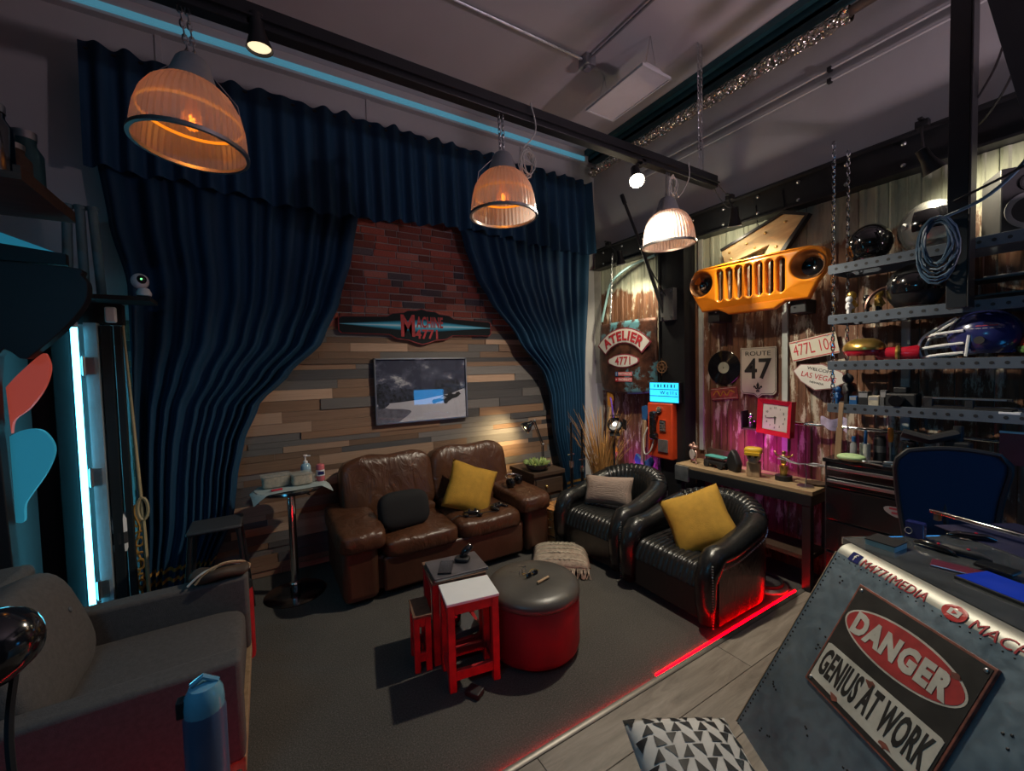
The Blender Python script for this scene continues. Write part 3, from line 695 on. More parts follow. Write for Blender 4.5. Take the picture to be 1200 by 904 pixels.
tub_chair(TR(2.6, 1.775, 0) @ RZ(-90) @ Matrix.Diagonal((1, 1, .84, 1)), 'near black leather tub chair holding the mustard cushion by the red strip')
tub_chair(TR(2.6, 2.57, 0) @ RZ(-84) @ Matrix.Diagonal((1, 1, .88, 1)), 'far black leather tub chair holding the beige cushion by the dried grass')
cushion('throw_pillow', 'mustard corduroy cushion on the near black tub chair', 'yellow_fab', .42, .42, .14, TR(2.52, 1.73, .52) @ RZ(-66) @ RX(56) @ RZ(28))
cushion('throw_pillow', 'beige striped oblong cushion on the far black tub chair', 'beige_knit', .44, .25, .13, TR(2.52, 2.6, .52) @ RZ(-68) @ RX(68) @ RZ(4))
# ------------------------------------------------------------------ round ottoman and what lies on it
ot = thing('round_ottoman', 'round red ottoman with a grey leather lid', 'ottoman', TR(1.275, 1.935, 0) @ Matrix.Diagonal((1.06, 1.06, 1, 1)))
MB().lathe([(1e-5, .02), (.225, .02), (.24, .03), (.247, .06), (.247, .31), (.24, .33), (1e-5, .33)], 56).build('drum', 'leather_red', ot, smooth=True)
MB().lathe([(1e-5, .405), (.12, .402), (.2, .392), (.235, .378), (.25, .36), (.252, .34), (.248, .326), (1e-5, .326)], 56).build('lid', 'leather_grey', ot, smooth='all')
for a in (45, 135, 225, 315): MB().cyl((.18 * math.cos(math.radians(a)), .18 * math.sin(math.radians(a)), 0), (.18 * math.cos(math.radians(a)), .18 * math.sin(math.radians(a)), .025), .02).build('foot', 'black', ot)
sg = thing('sunglasses', 'black sunglasses folded on the ottoman lid', 'sunglasses', TR(1.27, 1.93, .405) @ RZ(10) @ Matrix.Scale(.75, 4))
for s in (-1, 1):
    MB().sq((s * .034, 0, .018), (.028, .006, .018), .6, .7, RX(-25)).build('lens', 'black_gloss', sg, smooth='all')
    MB().tube(smoothpts([(s * .064, 0, .024), (s * .06, .05, .02), (s * .02, .055, .012)]), .003, 5).build('temple', 'gold', sg)
MB().tube([(-.01, 0, .02), (0, -.002, .024), (.01, 0, .02)], .003, 5).build('bridge', 'gold', sg)
tag(place(MB().cyl((-.045, 0, .009), (.045, 0, .009), .008, n=12).build('wooden_stick', 'wood_light', smooth=True), TR(1.29, 1.855, .402) @ RZ(12)), 'small pale wooden stick on the ottoman lid', 'stick')
mo = thing('eyeglasses', 'wire rimmed glasses standing on the ottoman beside the sunglasses', 'eyeglasses', TR(1.24, 1.99, .405) @ RZ(30) @ Matrix.Scale(.7, 4))
for s in (-1, 1): MB().tube([(s * .032 + .025 * math.cos(a), 0, .025 + .022 * math.sin(a)) for a in [2 * PI * k / 14 for k in range(14)]], .0022, 5, True).build('rim', 'steel', mo); MB().tube([(s * .058, 0, .03), (s * .056, .09, .02)], .002, 5).build('temple', 'steel', mo)
MB().tube([(-.008, 0, .03), (.008, 0, .03)], .002, 5).build('bridge', 'steel', mo)
# ------------------------------------------------------------------ red stools
def stool(m, w, d, h, top, label, topmat, leg=.036, rail=True):
    t = thing('side_stool', label, 'stool', m, 'red wooden stools')
    for sx in (-1, 1):
        for sy in (-1, 1):
            x, y = sx * (w / 2 - leg / 2), sy * (d / 2 - leg / 2); MB().box(x - leg / 2, x + leg / 2, y - leg / 2, y + leg / 2, 0, h - .015).build('leg', 'red_paint', t, bev=.002, seg=1)
    for zz in (h - .045, .075):
        for s in (-1, 1):
            y = s * (d / 2 - .015); MB().box(-w / 2 + leg, w / 2 - leg, y - .011, y + .011, zz - .02, zz + .028).build('rail', 'red_paint', t, bev=.002, seg=1)
            x = s * (w / 2 - .015); MB().box(x - .011, x + .011, -d / 2 + leg, d / 2 - leg, zz - .02, zz + .028).build('rail', 'red_paint', t, bev=.002, seg=1)
    MB().box(-w / 2 - .004, w / 2 + .004, -d / 2 - .004, d / 2 + .004, h - .015, h).build('top', topmat, t, bev=.003)
    return t
stool(TR(.865, 1.93, 0) @ RZ(-10), .265, .2, .455, 'white', 'red stool with a white top standing beside the ottoman', 'white')
wood('stool_top', (.1, .05, .03), (.2, .1, .06), (12, 12, 12))
stool(TR(.89, 2.19, 0) @ RZ(-8), .3, .27, .46, 'wood', 'red stool carrying the closed grey laptop', 'stool_top')
stool(TR(.675, 2.16, 0) @ RZ(-10), .09, .18, .31, 'wood', 'low narrow red stool left of the white topped stool', 'stool_top', leg=.03)
lp = thing('laptop', 'closed grey laptop lying on the red stool', 'laptop', TR(.9, 2.17, .46) @ RZ(-6))
MB().box(-.155, .155, -.115, .115, .002, .012).build('body', 'steel', lp, bev=.003); MB().box(-.155, .155, -.115, .115, .0125, .02).build('screen_lid', M('laptop_grey', (.16, .15, .165), .35, .6), lp, bev=.003)
tag(place(MB().box(-.038, .038, -.075, .075, 0, .009).build('smartphone', 'black_gloss', bev=.003), TR(.835, 2.16, .4805) @ RZ(-28)), 'black smartphone lying flat on the closed laptop', 'phone')
ms = thing('handheld_scanner', 'black hand grip device standing on the closed laptop', 'device', TR(.95, 2.19, .4805) @ RZ(-40))
MB().sq((0, 0, .012), (.045, .035, .012), .5, .6).build('base', 'black', ms, smooth='all'); MB().tube([(0, 0, .02), (.015, .01, .05), (.05, .03, .085)], [.02, .022, .018], 10).build('grip', 'black_gloss', ms, smooth='all')
bo1 = tag(place(MB().lathe([(1e-5, 0), (.035, 0), (.036, .1), (.012, .14), (.012, .17), (1e-5, .17)], 14).build('dark_bottle', 'black_gloss', smooth=True), TR(.88, 2.16, .14)), 'dark bottle kept under the laptop stool', 'bottle')
tag(place(MB().box(-.12, .12, -.1, .1, .1, .135).build('book', 'grey_dark', bev=.003), TR(.88, 2.18, 0)), 'thick dark book on the lower rails of the laptop stool', 'book')
tag(place(MB().box(-.03, .03, -.04, .04, 0, .03).build('power_brick', 'black', bev=.006), TR(.82, 1.79, 0) @ RZ(30)), 'small black power brick on the carpet in front of the red stool', 'adapter')
# fringed floor cushion and crate
fc = thing('floor_cushion', 'cream woven cushion with fringe on the carpet behind the ottoman', 'cushion', TR(2.0, 2.62, .065) @ RZ(-38))
MB().pillow(.46, .4, .13, I4, 16, .03).build('cover', 'fringe_weave', fc, smooth='all')
mb = MB()
for k in range(44):
    x = -.215 + .43 * k / 43
    mb.tube([(x, -.19, 0), (x + random.uniform(-.012, .012), -.235, -.02), (x + random.uniform(-.02, .02), -.25, -.055)], .004, 4)
mb.build('fringe', 'fringe_weave', fc)
mb = MB()
for k in range(5): mb.tube([(-.19 + .38 * j / 20, -.15 + k * .075 + .006 * math.sin(j * 3), .067 * max(0, 1 - abs(-.9 + 1.8 * j / 20) ** 3.2) ** .6 * max(0, 1 - abs((-.15 + k * .075) / .19) ** 3.2) ** .6 + .003) for j in range(21)], .006, 5)
mb.build('braid', 'bone', fc, smooth=True)
cr = thing('wooden_crate', 'small honey coloured slatted crate between the sofa and far chair', 'crate', TR(2.285, 3.0, 0) @ RZ(5))
for k in range(4):
    zz = .02 + k * .075
    for s in (-1, 1):
        MB().box(-.14, .14, s * .11 - .007, s * .11 + .007, zz, zz + .055).build('slat', 'crate_wood', cr); MB().box(s * .14 - .007, s * .14 + .007, -.11, .11, zz, zz + .055).build('slat', 'crate_wood', cr)
for k in range(6): MB().box(-.15 + k * .052, -.105 + k * .052, -.12, .12, .315, .328).build('slat', 'crate_wood', cr)
for sx in (-1, 1):
    for sy in (-1, 1): MB().box(sx * .125 - .012, sx * .125 + .012, sy * .098 - .012, sy * .098 + .012, .0, .315).build('corner_post', 'crate_wood', cr)
# side table with plant and desk lamp
st = thing('side_table', 'dark wooden side table beside the sofa carrying lamp and plant', 'side table', TR(2.26, 3.38, 0))
MB().box(-.125, .25, -.2, .25, .56, .6).build('top', 'wood_dark', st, bev=.005)
MB().box(-.11, .23, -.18, .23, .36, .56).build('drawer_case', 'wood_dark', st); d = MB().box(-.095, .21, -.195, -.18, .39, .53).build('drawer', 'wood_dark', st, bev=.004); MB().ell((.02, -.2, .46), (.014, .014, .014)).build('knob', 'brass', d)
for sx in (-.1, .23):
    for sy in (-.18, .23): MB().box(sx - .02, sx + .02, sy - .02, sy + .02, 0, .36).build('leg', 'wood_dark', st)
pl = thing('potted_succulent', 'pale green succulents in a dark shallow bowl on the side table', 'plant', TR(2.26, 3.3, .6))
MB().lathe([(1e-5, 0), (.06, 0), (.1, .025), (.125, .07), (.118, .07), (.09, .05), (1e-5, .05)], 28).build('bowl', 'grey_dark', pl, smooth=True)
random.seed(5)
lfp = MB().tube([(0, 0, 0), (.008, 0, .02), (.014, 0, .045), (.016, 0, .065)], [.006, .012, .01, .001], 6).build('leaf', 'leaf', pl, smooth='all')
for k in range(46):
    o = lfp if k == 0 else mcopy(lfp, parent=pl); a = random.uniform(0, 2 * PI); r = .095 * math.sqrt(random.random())
    o.matrix_local = TR(r * math.cos(a), r * math.sin(a), .05) @ RZ(math.degrees(a)) @ RY(r * 420 + random.uniform(-12, 12)) @ Matrix.Scale(random.uniform(.7, 1.2), 4)
dl = thing('desk_lamp', 'black jointed desk lamp shining on the boards beside the sofa', 'desk lamp', TR(2.42, 3.42, .6))
MB().lathe([(1e-5, 0), (.075, 0), (.075, .012), (.02, .022), (1e-5, .024)], 24).build('base', 'black', dl, smooth=True)
MB().cyl((0, 0, .02), (.0, 0, .22), .007).cyl((-.018, 0, .02), (-.018, 0, .2), .004).build('lower_arm', 'black', dl, smooth=True)
MB().cyl((0, 0, .22), (-.1, 0, .47), .007).cyl((-.015, 0, .21), (-.115, 0, .455), .004).build('upper_arm', 'black', dl, smooth=True)
MB().ell((0, 0, .22), (.014, .014, .014)).ell((-.1, 0, .47), (.014, .014, .014)).build('joint', 'steel', dl, smooth='all')
hm = AX((-.13, 0, .455), (-.27, .03, .36))
MB().cyl((-.1, 0, .47), (-.14, 0, .45), .006).build('head_arm', 'black', dl)
MB().lathe([(1e-5, -.01), (.022, -.005), (.03, .03), (.05, .055), (.062, .1), (.058, .1), (.046, .06), (.02, .035)], 24, hm).build('lamp_shade', 'black_gloss', dl, smooth=True)
emis('warm_bulb', (1, .75, .35), 12)
MB().ell((0, 0, .065), (.024, .024, .028), hm).build('bulb', 'warm_bulb', dl, smooth='all')
p = TR(2.42, 3.42, .6) @ hm @ Vector((0, 0, .1)); q = TR(2.42, 3.42, .6) @ hm @ Vector((0, .0, .6))
light('desk_lamp_light', 'SPOT', p, 22, (1, .74, .36), aim=(2.1, 3.76, .86), size=.02, angle=110, blend=1)
# two dark telescopic stands by the curtain
for (x, y, h, lab) in ((2.56, 3.14, 1.06, 'taller black telescopic stand beside the side table'), (2.62, 3.05, 1.0, 'shorter black telescopic stand beside the side table')):
    t = thing('telescopic_stand', lab, 'stand', TR(x, y, 0))
    MB().cyl((0, 0, 0), (0, 0, h * .6), .015).build('lower_tube', 'black_gloss', t, smooth=True); MB().cyl((0, 0, h * .58), (0, 0, h * .64), .021).build('collar', 'chrome', t, smooth=True); MB().cyl((0, 0, h * .64), (0, 0, h), .011).build('upper_tube', 'black_gloss', t, smooth=True)
    MB().cyl((-.04, 0, h * .7), (.03, 0, h * .7), .007).build('clamp_lever', 'chrome', t); MB().cyl((0, 0, 0), (0, 0, .03), .05).build('foot', 'black', t)
# dried grass in a pot
gp = thing('dried_grass', 'tall dried straw coloured grass in a pot behind the far tub chair', 'plant', TR(2.92, 3.1, 0))
MB().lathe([(1e-5, 0), (.1, 0), (.13, .28), (.12, .28), (1e-5, .24)], 20).build('pot', 'charcoal', gp, smooth=True)
mb = MB(); random.seed(11)
for k in range(150):
    a = random.uniform(0, 2 * PI); r = .08 * random.random(); s = random.uniform(.08, .32); h = random.uniform(.55, 1.02)
    b0 = Vector((r * math.cos(a), r * math.sin(a), .22)); pts = [b0 + Vector((s * math.cos(a) * t * t, s * math.sin(a) * t * t, h * t - .12 * s * t ** 3)) for t in (0, .3, .6, .85, 1)]
    mb.tube(pts, [.003, .003, .0026, .002, .0008], 3)
g = mb.build('grass_blades', 'straw', gp); g['kind'] = 'stuff'
# ------------------------------------------------------------------ plaque and picture on the back wall
def plaque_outline(k=1.0):
    h = [(-.72, -.055), (-.70, -.075), (-.30, -.08), (-.235, -.115), (-.13, -.125), (-.06, -.15), (0, -.165)]
    t = [(0, .155), (.05, .14), (.13, .135), (.17, .115), (.27, .105), (.32, .075), (.70, .06), (.72, .045)]
    lo = h + [(-x, y) for x, y in h[::-1][1:]]; up = [(-x, y) for x, y in t[::-1]][:-1] + t
    return [(x * k, y * (1 + (k - 1) * 5)) for x, y in lo + up[::-1]]
pq = thing('wall_plaque', 'long dark plaque lettered Machine 4771 with a blue light streak', 'sign', WB(1.28, 2.02, 3.735))
M('plaque_red', (.3, .02, .025), .5)
def streak():
    m, n, l, b = newmat('plaque_print'); MATS['plaque_print'] = m
    tc = n.new('ShaderNodeTexCoord'); sp = n.new('ShaderNodeSeparateXYZ'); l.new(tc.outputs['Object'], sp.inputs[0])
    def mth(op, a, c=None):
        q = n.new('ShaderNodeMath'); q.operation = op
        for i, v in enumerate((a, c)):
            if v is None: continue
            if isinstance(v, (int, float)): q.inputs[i].default_value = v
            else: l.new(v, q.inputs[i])
        return q.outputs[0]
    ax = mth('ABSOLUTE', sp.outputs['X']); ay = mth('ABSOLUTE', sp.outputs['Y'])
    wdt = mth('MULTIPLY', mth('SUBTRACT', .74, ax), .085); f = mth('SUBTRACT', 1, mth('DIVIDE', ay, wdt)); f = mth('MAXIMUM', f, 0)
    l.new(ramp(n, l, f, [(0, (.01, .014, .018)), (.2, (.015, .15, .26)), (.7, (.08, .5, .75)), (1, (.55, .75, .85))]), b.inputs['Base Color']); b.inputs['Roughness'].default_value = .7; b.inputs['Specular IOR Level'].default_value = .2
streak()
MB().prism(plaque_outline(1.012), 0, .02).build('border', 'plaque_red', pq); MB().prism(plaque_outline(), .0201, .0235).build('face', 'plaque_print', pq)
for s, x, w, h, y in (('M', -.135, .13, .2, .0), ('ACHINE', .075, .26, .105, .035), ('4771', .04, .22, .09, -.075)):
    text(s, 'lettering', 'red_print', pq, TR(x, y, .025), .1, w, h, bold=.003)
for x in (-.62, .62): MB().tube([(x, .05, .01), (x, .3, .0)], .002, 4).build('hanging_wire', 'black', pq)
# framed photo of a racing car on a bend
pcx, pcz = (onY(436, 420, 3.735).x + onY(546, 419, 3.735).x) / 2, (onY(436, 420, 3.735).z + onY(438, 499, 3.735).z) / 2
pf = thing('framed_picture', 'silver framed black and white photograph of a racing car on a bend', 'picture', WB(pcx, pcz, 3.735))
PW, PH = .445, .297
MB().box(-PW, PW, -PH, -PH + .012, 0, .028).box(-PW, PW, PH - .012, PH, 0, .028).box(-PW, -PW + .012, -PH, PH, 0, .028).box(PW - .012, PW, -PH, PH, 0, .028).build('frame', 'steel', pf)
def skyprint():
    m, n, l, b = newmat('print_sky'); MATS['print_sky'] = m
    v = coords(n, l, (1, 1.6, 1)); f = noise(n, l, v, 4.2, 7, .62)
    l.new(ramp(n, l, f, [(.48, (.04, .045, .09)), (.57, (.1, .11, .18)), (.66, (.75, .75, .8))]), b.inputs['Base Color']); b.inputs['Roughness'].default_value = .7
skyprint()
M('print_trees', (.03, .036, .065), .7, var=.9, scale=40); M('print_road', (.55, .54, .62), .7, var=.08, scale=6); M('print_verge', (.14, .14, .19), .7, var=.3, scale=30); M('print_car', (.015, .015, .02), .7); M('print_pale', (.4, .4, .44), .7)
MB().box(-PW + .01, PW - .01, -PH + .01, PH - .01, .004, .010).build('print_sheet', 'print_sky', pf)
def pp(poly, z, nm, mt): MB().prism(poly, z, z + .0006, I4).build(nm, mt, pf)
pp([(-.43, -.285), (.43, -.285), (.43, -.02), (.1, -.075), (-.1, -.09), (-.43, -.1)], .0102, 'print_road', 'print_road')
random.seed(3)
tp = [(-.43, -.115)] + [(-.43 + .86 * k / 40, -.005 + .03 * random.random() + (.06 if k < 6 else 0) + (.07 if 25 < k < 38 else 0)) for k in range(41)] + [(.43, .0), (.3, -.045), (.0, -.09), (-.2, -.105)]
pp(tp, .0109, 'print_trees', 'print_trees')
pp([(-.43, -.13), (-.32, -.16), (-.2, -.17), (-.13, -.185), (-.12, -.2), (-.16, -.235), (-.24, -.285), (-.43, -.285)], .0116, 'print_verge', 'print_verge')
pp([(-.42, -.08), (-.38, -.06), (-.33, -.08), (-.32, -.12), (-.36, -.15), (-.42, -.16)], .0123, 'print_bush', 'print_trees')
car = [(.08, -.115), (.1, -.1), (.16, -.09), (.2, -.06), (.24, -.065), (.26, -.045), (.31, -.06), (.36, -.035), (.38, -.06), (.34, -.09), (.29, -.1), (.24, -.13), (.2, -.115), (.12, -.13)]
pp(car, .0123, 'print_car', 'print_car')
for (x, y) in ((.105, -.118), (.345, -.06), (.22, -.125), (.265, -.055)): MB().cyl((x, y, .013), (x, y, .0136), .022, n=14).build('print_wheel', 'print_car', pf)
pp([(.16, -.092), (.2, -.07), (.23, -.085), (.2, -.105)], .0137, 'print_cockpit', 'print_pale')
def paneglass():
    m, n, l, b = newmat('picture_glass'); MATS['picture_glass'] = m
    out = n['Material Output']; tr = n.new('ShaderNodeBsdfTransparent'); gl = n.new('ShaderNodeBsdfGlossy'); gl.inputs['Roughness'].default_value = .03
    mx = n.new('ShaderNodeMixShader'); mx.inputs[0].default_value = .085; l.new(tr.outputs[0], mx.inputs[1]); l.new(gl.outputs[0], mx.inputs[2]); l.new(mx.outputs[0], out.inputs['Surface'])
paneglass()
MB().box(-PW + .012, PW - .012, -PH + .012, PH - .012, .016, .018).build('pane', 'picture_glass', pf)
# ------------------------------------------------------------------ right wall, from the corner towards the viewer
# rusty car hood sign
hc = (onX(698, 382, 3.3) + onX(768, 458, 3.3)) / 2
hs = thing('hood_sign', 'rusty car hood hung as a sign reading ATELIER 4771', 'sign', WR(3.14, 1.69, 3.36))
HW, HH = .41, .39
def hood(u, v):
    a, b = 2 * u - 1, 2 * v - 1; k = 1 - .1 * max(0, -b) ** 2 - .03 * b
    return Vector((a * HW * k, b * HH + .03 * a * a * (1 if b < 0 else 0), .05 * (1 - a * a) + .02 * (1 - b * b)))
o = MB().grid(hood, 24, 20).build('hood_panel', 'rust_hood', hs, smooth='all'); s = o.modifiers.new('solid', 'SOLIDIFY'); s.thickness = .012; s.offset = -1
def banner(R, a0, a1, w, n=14): 
    return [((R + w) * math.sin(a0 + (a1 - a0) * k / n), (R + w) * math.cos(a0 + (a1 - a0) * k / n) - R) for k in range(n + 1)] + [((R - w) * math.sin(a1 + (a0 - a1) * k / n), (R - w) * math.cos(a1 + (a0 - a1) * k / n) - R) for k in range(n + 1)]
MB().prism(banner(.42, -.86, .86, .082), .068, .072, TR(0, .235, 0)).build('banner_edge', M('maroon', (.25, .03, .05), .5), hs)
MB().prism(banner(.42, -.82, .82, .07), .0722, .075, TR(0, .235, 0)).build('banner', 'offwhite', hs)
text('ATELIER', 'lettering', 'red_print', hs, TR(0, .235, .077), .1, .6, .105, arc=.42, bold=.004)
op = [(.2 * math.cos(a) * (1 if abs(math.cos(a)) < .9 else 1.12), .075 * math.sin(a)) for a in [2 * PI * k / 32 for k in range(32)]]
MB().prism(op, .07, .0735, TR(0, -.035, 0)).build('oval_edge', 'maroon', hs); MB().prism([(x * .92, y * .85) for x, y in op], .0736, .076, TR(0, -.035, 0)).build('oval', 'offwhite', hs)
text('4771', 'lettering', 'red_print', hs, TR(0, -.035, .0775), .1, .22, .09, bold=.002)
for yy, cc in ((-.175, 'blue_plastic'), (-.235, 'red_print')):
    MB().box(-.12, -.08, yy - .024, yy + .024, .066, .068).build('badge', cc, hs); MB().box(-.075, .12, yy - .022, yy + .022, .066, .068).build('label_strip', 'pink', hs)
    text('MACHINE4771' if yy < -.2 else 'M4771MEDIA', 'lettering', 'offwhite', hs, TR(.022, yy, .0686), .1, .18, .026)
text('f', 'lettering', 'offwhite', hs, TR(-.1, -.175, .0686), .1, .012, .034)
MB().prism([(-.009, -.012), (.011, 0), (-.009, .012)], .0681, .069, TR(-.1, -.235, 0)).build('play_mark', 'offwhite', hs)
MB().tube(smoothpts([(-.36, .42, .02), (-.28, .72, .0), (-.2, .86, .0), (.05, .96, .0), (.38, 1.0, .0)]), .014, 8).build('hood_bar', M('teal_old', (.2, .36, .38), .5, var=.4), hs, smooth=True)
ch = MB(); chain_links(ch, (-.2, .38, .05), (-.2, 1.16, .0), .03, .003, .009); ch.build('chain', 'steel', hs)
# boom arm on the column
bm_ = thing('boom_arm', 'long black jointed boom arm reaching up from the column', 'boom arm', TR(3.3, 2.62, 2.1))
tipw = onX(731, 235, 3.1) - Vector((3.3, 2.62, 2.1)); elb = onX(752, 290, 3.2) - Vector((3.3, 2.62, 2.1))
MB().tube([(0, 0, 0), elb], .018, 8).build('lower_tube', 'black', bm_, smooth=True); MB().tube([elb, tipw], .015, 8).build('upper_tube', 'steel_black', bm_, smooth=True)
MB().tube([(0, -.06, .1), elb * .75], .006, 6).build('tension_rod', 'steel_black', bm_); MB().tube([tipw * .97, tipw + (tipw - elb).normalized() * .06], .02, 8).build('end_socket', 'black', bm_); MB().ell(elb, (.022, .022, .022)).build('joint', 'steel', bm_, smooth='all')
# payphone with light box
pc = thing('payphone', 'orange red payphone box with a black handset by the column', 'payphone', WR(2.66, .96, 3.34))
PBW = .145
M('phone_red', (.62, .06, .015), .35, coat=.3)
MB().box(-PBW, PBW, -.27, .27, -.1, .07).build('cabinet', 'phone_red', pc, bev=.012, seg=3, smooth=True)
hd = MB().sq((-.035, .06, .125), (.028, .115, .026), .5, .6).build('handset', 'black_gloss', pc, smooth='all'); MB().sq((-.035, .16, .11), (.038, .035, .04), .7, .7).sq((-.035, -.05, .11), (.038, .035, .04), .7, .7).build('ear_piece', 'black_gloss', hd, smooth='all')
MB().box(.01, .08, -.0, .11, .07, .085).build('keypad_plate', 'chrome', pc, bev=.003)
k0 = None
for r in range(4):
    for c in range(3):
        b = MB().box(.018 + c * .019, .033 + c * .019, .008 + r * .025, .024 + r * .025, .085, .09).build('key', 'grey_dark', pc)
MB().box(-.01, .1, -.2, -.08, .07, .085).build('coin_plate', 'galv', pc, bev=.003); MB().cyl((.01, .21, .07), (.01, .21, .09), .03).build('dial_lock', 'chrome', pc)
MB().tube(smoothpts([(-.035, -.08, .11), (-.07, -.2, .12), (-.14, -.24, .12), (-.17, -.1, .1), (-.13, .02, .09)]), .007, 6).build('handset_cord', 'offwhite', pc, smooth=True)
lb = thing('light_box', 'glowing cyan letter light box above the payphone', 'light box', WR(2.62, 1.335, 3.29))
emis('cyan_panel', (.03, .55, .95), 1.5)
MB().box(-.17, .17, -.1, .1, -.05, -.002).build('case', 'black', lb, bev=.004); MB().box(-.163, .163, -.093, .093, -.0015, .004).build('glow_panel', 'cyan_panel', lb)
for yy in (-.035, .03): MB().box(-.163, .163, yy - .003, yy + .003, .004, .008).build('letter_rail', 'blue_plastic', lb)
M('ink', (.01, .03, .06), .6)
text('W e l l s', 'lettering', 'ink', lb, TR(.055, -.002, .006), .1, .19, .034)
for k in range(7): MB().box(-.11 + k * .038, -.1 + k * .038 + (.006 if k % 2 else 0), .048, .078, .004, .0055).build('faint_letter', 'blue_plastic', lb)
# compass ornament
cm = thing('compass_ornament', 'small brass compass rose hung on the black column', 'ornament', WR(2.66, 1.58, 3.32))
MB().tube([(.055 * math.cos(a), .055 * math.sin(a), .006) for a in [2 * PI * k / 24 for k in range(24)]], .006, 6, True).tube([(.03 * math.cos(a), .03 * math.sin(a), .006) for a in [2 * PI * k / 16 for k in range(16)]], .004, 6, True).build('ring', 'copper', cm)
for k in range(8): 
    L = .085 if k % 2 == 0 else .06; MB().prism([(-.01, 0), (0, -.01), (.01, 0), (0, L)], .004, .009, RZ(45 * k)).build('point', 'copper', cm)
# guitars
def guitar(m, label, body, neck, head):
    t = thing('electric_guitar', label, 'guitar', m)
    out = [(0, -.2), (.1, -.195), (.155, -.13), (.15, -.05), (.105, .0), (.11, .06), (.14, .13), (.11, .19), (.06, .16), (.03, .13), (-.03, .13), (-.06, .17), (-.12, .2), (-.145, .12), (-.11, .05), (-.105, 0), (-.15, -.05), (-.155, -.13), (-.1, -.195)]
    MB().prism([(x, y) for x, y in out], 0, .045).build('body', body, t, bev=.012, seg=2, smooth=True)
    MB().box(-.025, .025, .08, .62, .03, .06).build('neck', neck, t, bev=.006); MB().prism([(-.03, .62), (.03, .62), (.05, .72), (.02, .8), (-.05, .78)], .03, .05).build('headstock', head, t, bev=.004)
    MB().box(-.04, .04, -.1, -.08, .045, .058).build('bridge', 'chrome', t); MB().box(-.035, .035, -.02, .0, .045, .055).box(-.035, .035, .05, .07, .045, .055).build('pickup', 'black', t)
    mb = MB()
    for k in range(6): x = -.018 + k * .0072; mb.tube([(x, -.09, .062), (x * .8, .64, .064)], .0011, 3)
    mb.build('strings', 'steel', t)['kind'] = 'stuff'
    for k in range(6): MB().cyl((-.055 + (k > 2) * .11, .65 + (k % 3) * .04, .04), (-.035 + (k > 2) * .07, .65 + (k % 3) * .04, .04), .006, n=6).build('tuning_peg', 'chrome', t)
    return t
M('amber_wood', (.5, .2, .03), .3, coat=.5)
def lean(y, X, s=1, rot=0): return WR(y, .47, X) @ RX(-8) @ RZ(rot)
guitar(WR(3.42, .52, 3.34) @ RX(-4) @ RZ(-2), 'amber wooden guitar leaning in the corner beside the curtain', 'amber_wood', 'wood_light', 'amber_wood')
guitar(WR(2.92, .5, 3.36) @ RX(-4) @ Matrix.Scale(.86, 4), 'blue guitar leaning left of the payphone', 'blue_plastic', 'wood_light', 'blue_plastic')
# work lamp with lit reflector beside the guitars
wl = thing('studio_lamp', 'small black studio lamp with a bright reflector in front of the guitars', 'lamp', TR(2.95, 2.95, 0))
MB().cyl((0, 0, 0), (0, 0, 1.0), .012).build('pole', 'black', wl, smooth=True); MB().cyl((0, 0, 0), (0, 0, .02), .12, n=24).build('base', 'black', wl)
hm = AX((0, 0, 1.04), (-.25, -.35, .96))
MB().lathe([(1e-5, -.06), (.04, -.055), (.05, -.02), (.055, .03), (.075, .07), (.07, .072), (.045, .03), (1e-5, .01)], 20, hm).build('lamp_head', 'black_gloss', wl, smooth=True)
MB().ell((0, 0, .045), (.03, .03, .02), hm).build('bulb', 'lamp_white', wl, smooth='all') if 'lamp_white' in MATS else MB().ell((0, 0, .045), (.02, .02, .014), hm).build('bulb', emis('lamp_white', (1, .9, .75), 5), wl, smooth='all')
for k in range(4): MB().box(-.05, .05, .075, .08, .04, .12, hm @ RZ(90 * k) @ RX(-14)).build('barn_door', 'steel_black', wl)
MB().tube(smoothpts([(0, .0, 1.05), (.02, .04, 1.2), (.06, .1, 1.28)]), .008, 6).build('cable', M('purple_cable', (.12, .05, .4), .4), wl, smooth=True)
# unseen magenta lamps behind the bench and the phone, assumed from their glow
emis('magenta_line', (1, .02, .75), 1.2); emis('violet_line', (.45, .12, 1), 2.2)
tag(MB().box(3.464, 3.474, 1.45, 2.35, .69, .702).build('glow_strip', 'magenta_line'), 'assumed magenta light strip hidden at the back of the wooden bench', 'light strip')
light('assumed_magenta_wash', 'AREA', (3.3, 1.85, .86), 1.3, (1, .05, .75), aim=(3.5, 1.85, .95), size=.35)
tag(MB().box(3.42, 3.44, 2.85, 3.3, .4, .415).build('glow_strip', 'magenta_line'), 'assumed magenta light strip hidden behind the guitars', 'light strip')
light('assumed_magenta_wash', 'AREA', (3.36, 3.1, .5), .9, (.8, .08, 1), aim=(3.5, 3.05, .9), size=.3)
light('assumed_magenta_wash', 'POINT', (3.1, 1.9, .35), .3, (1, .08, .8), size=.1)
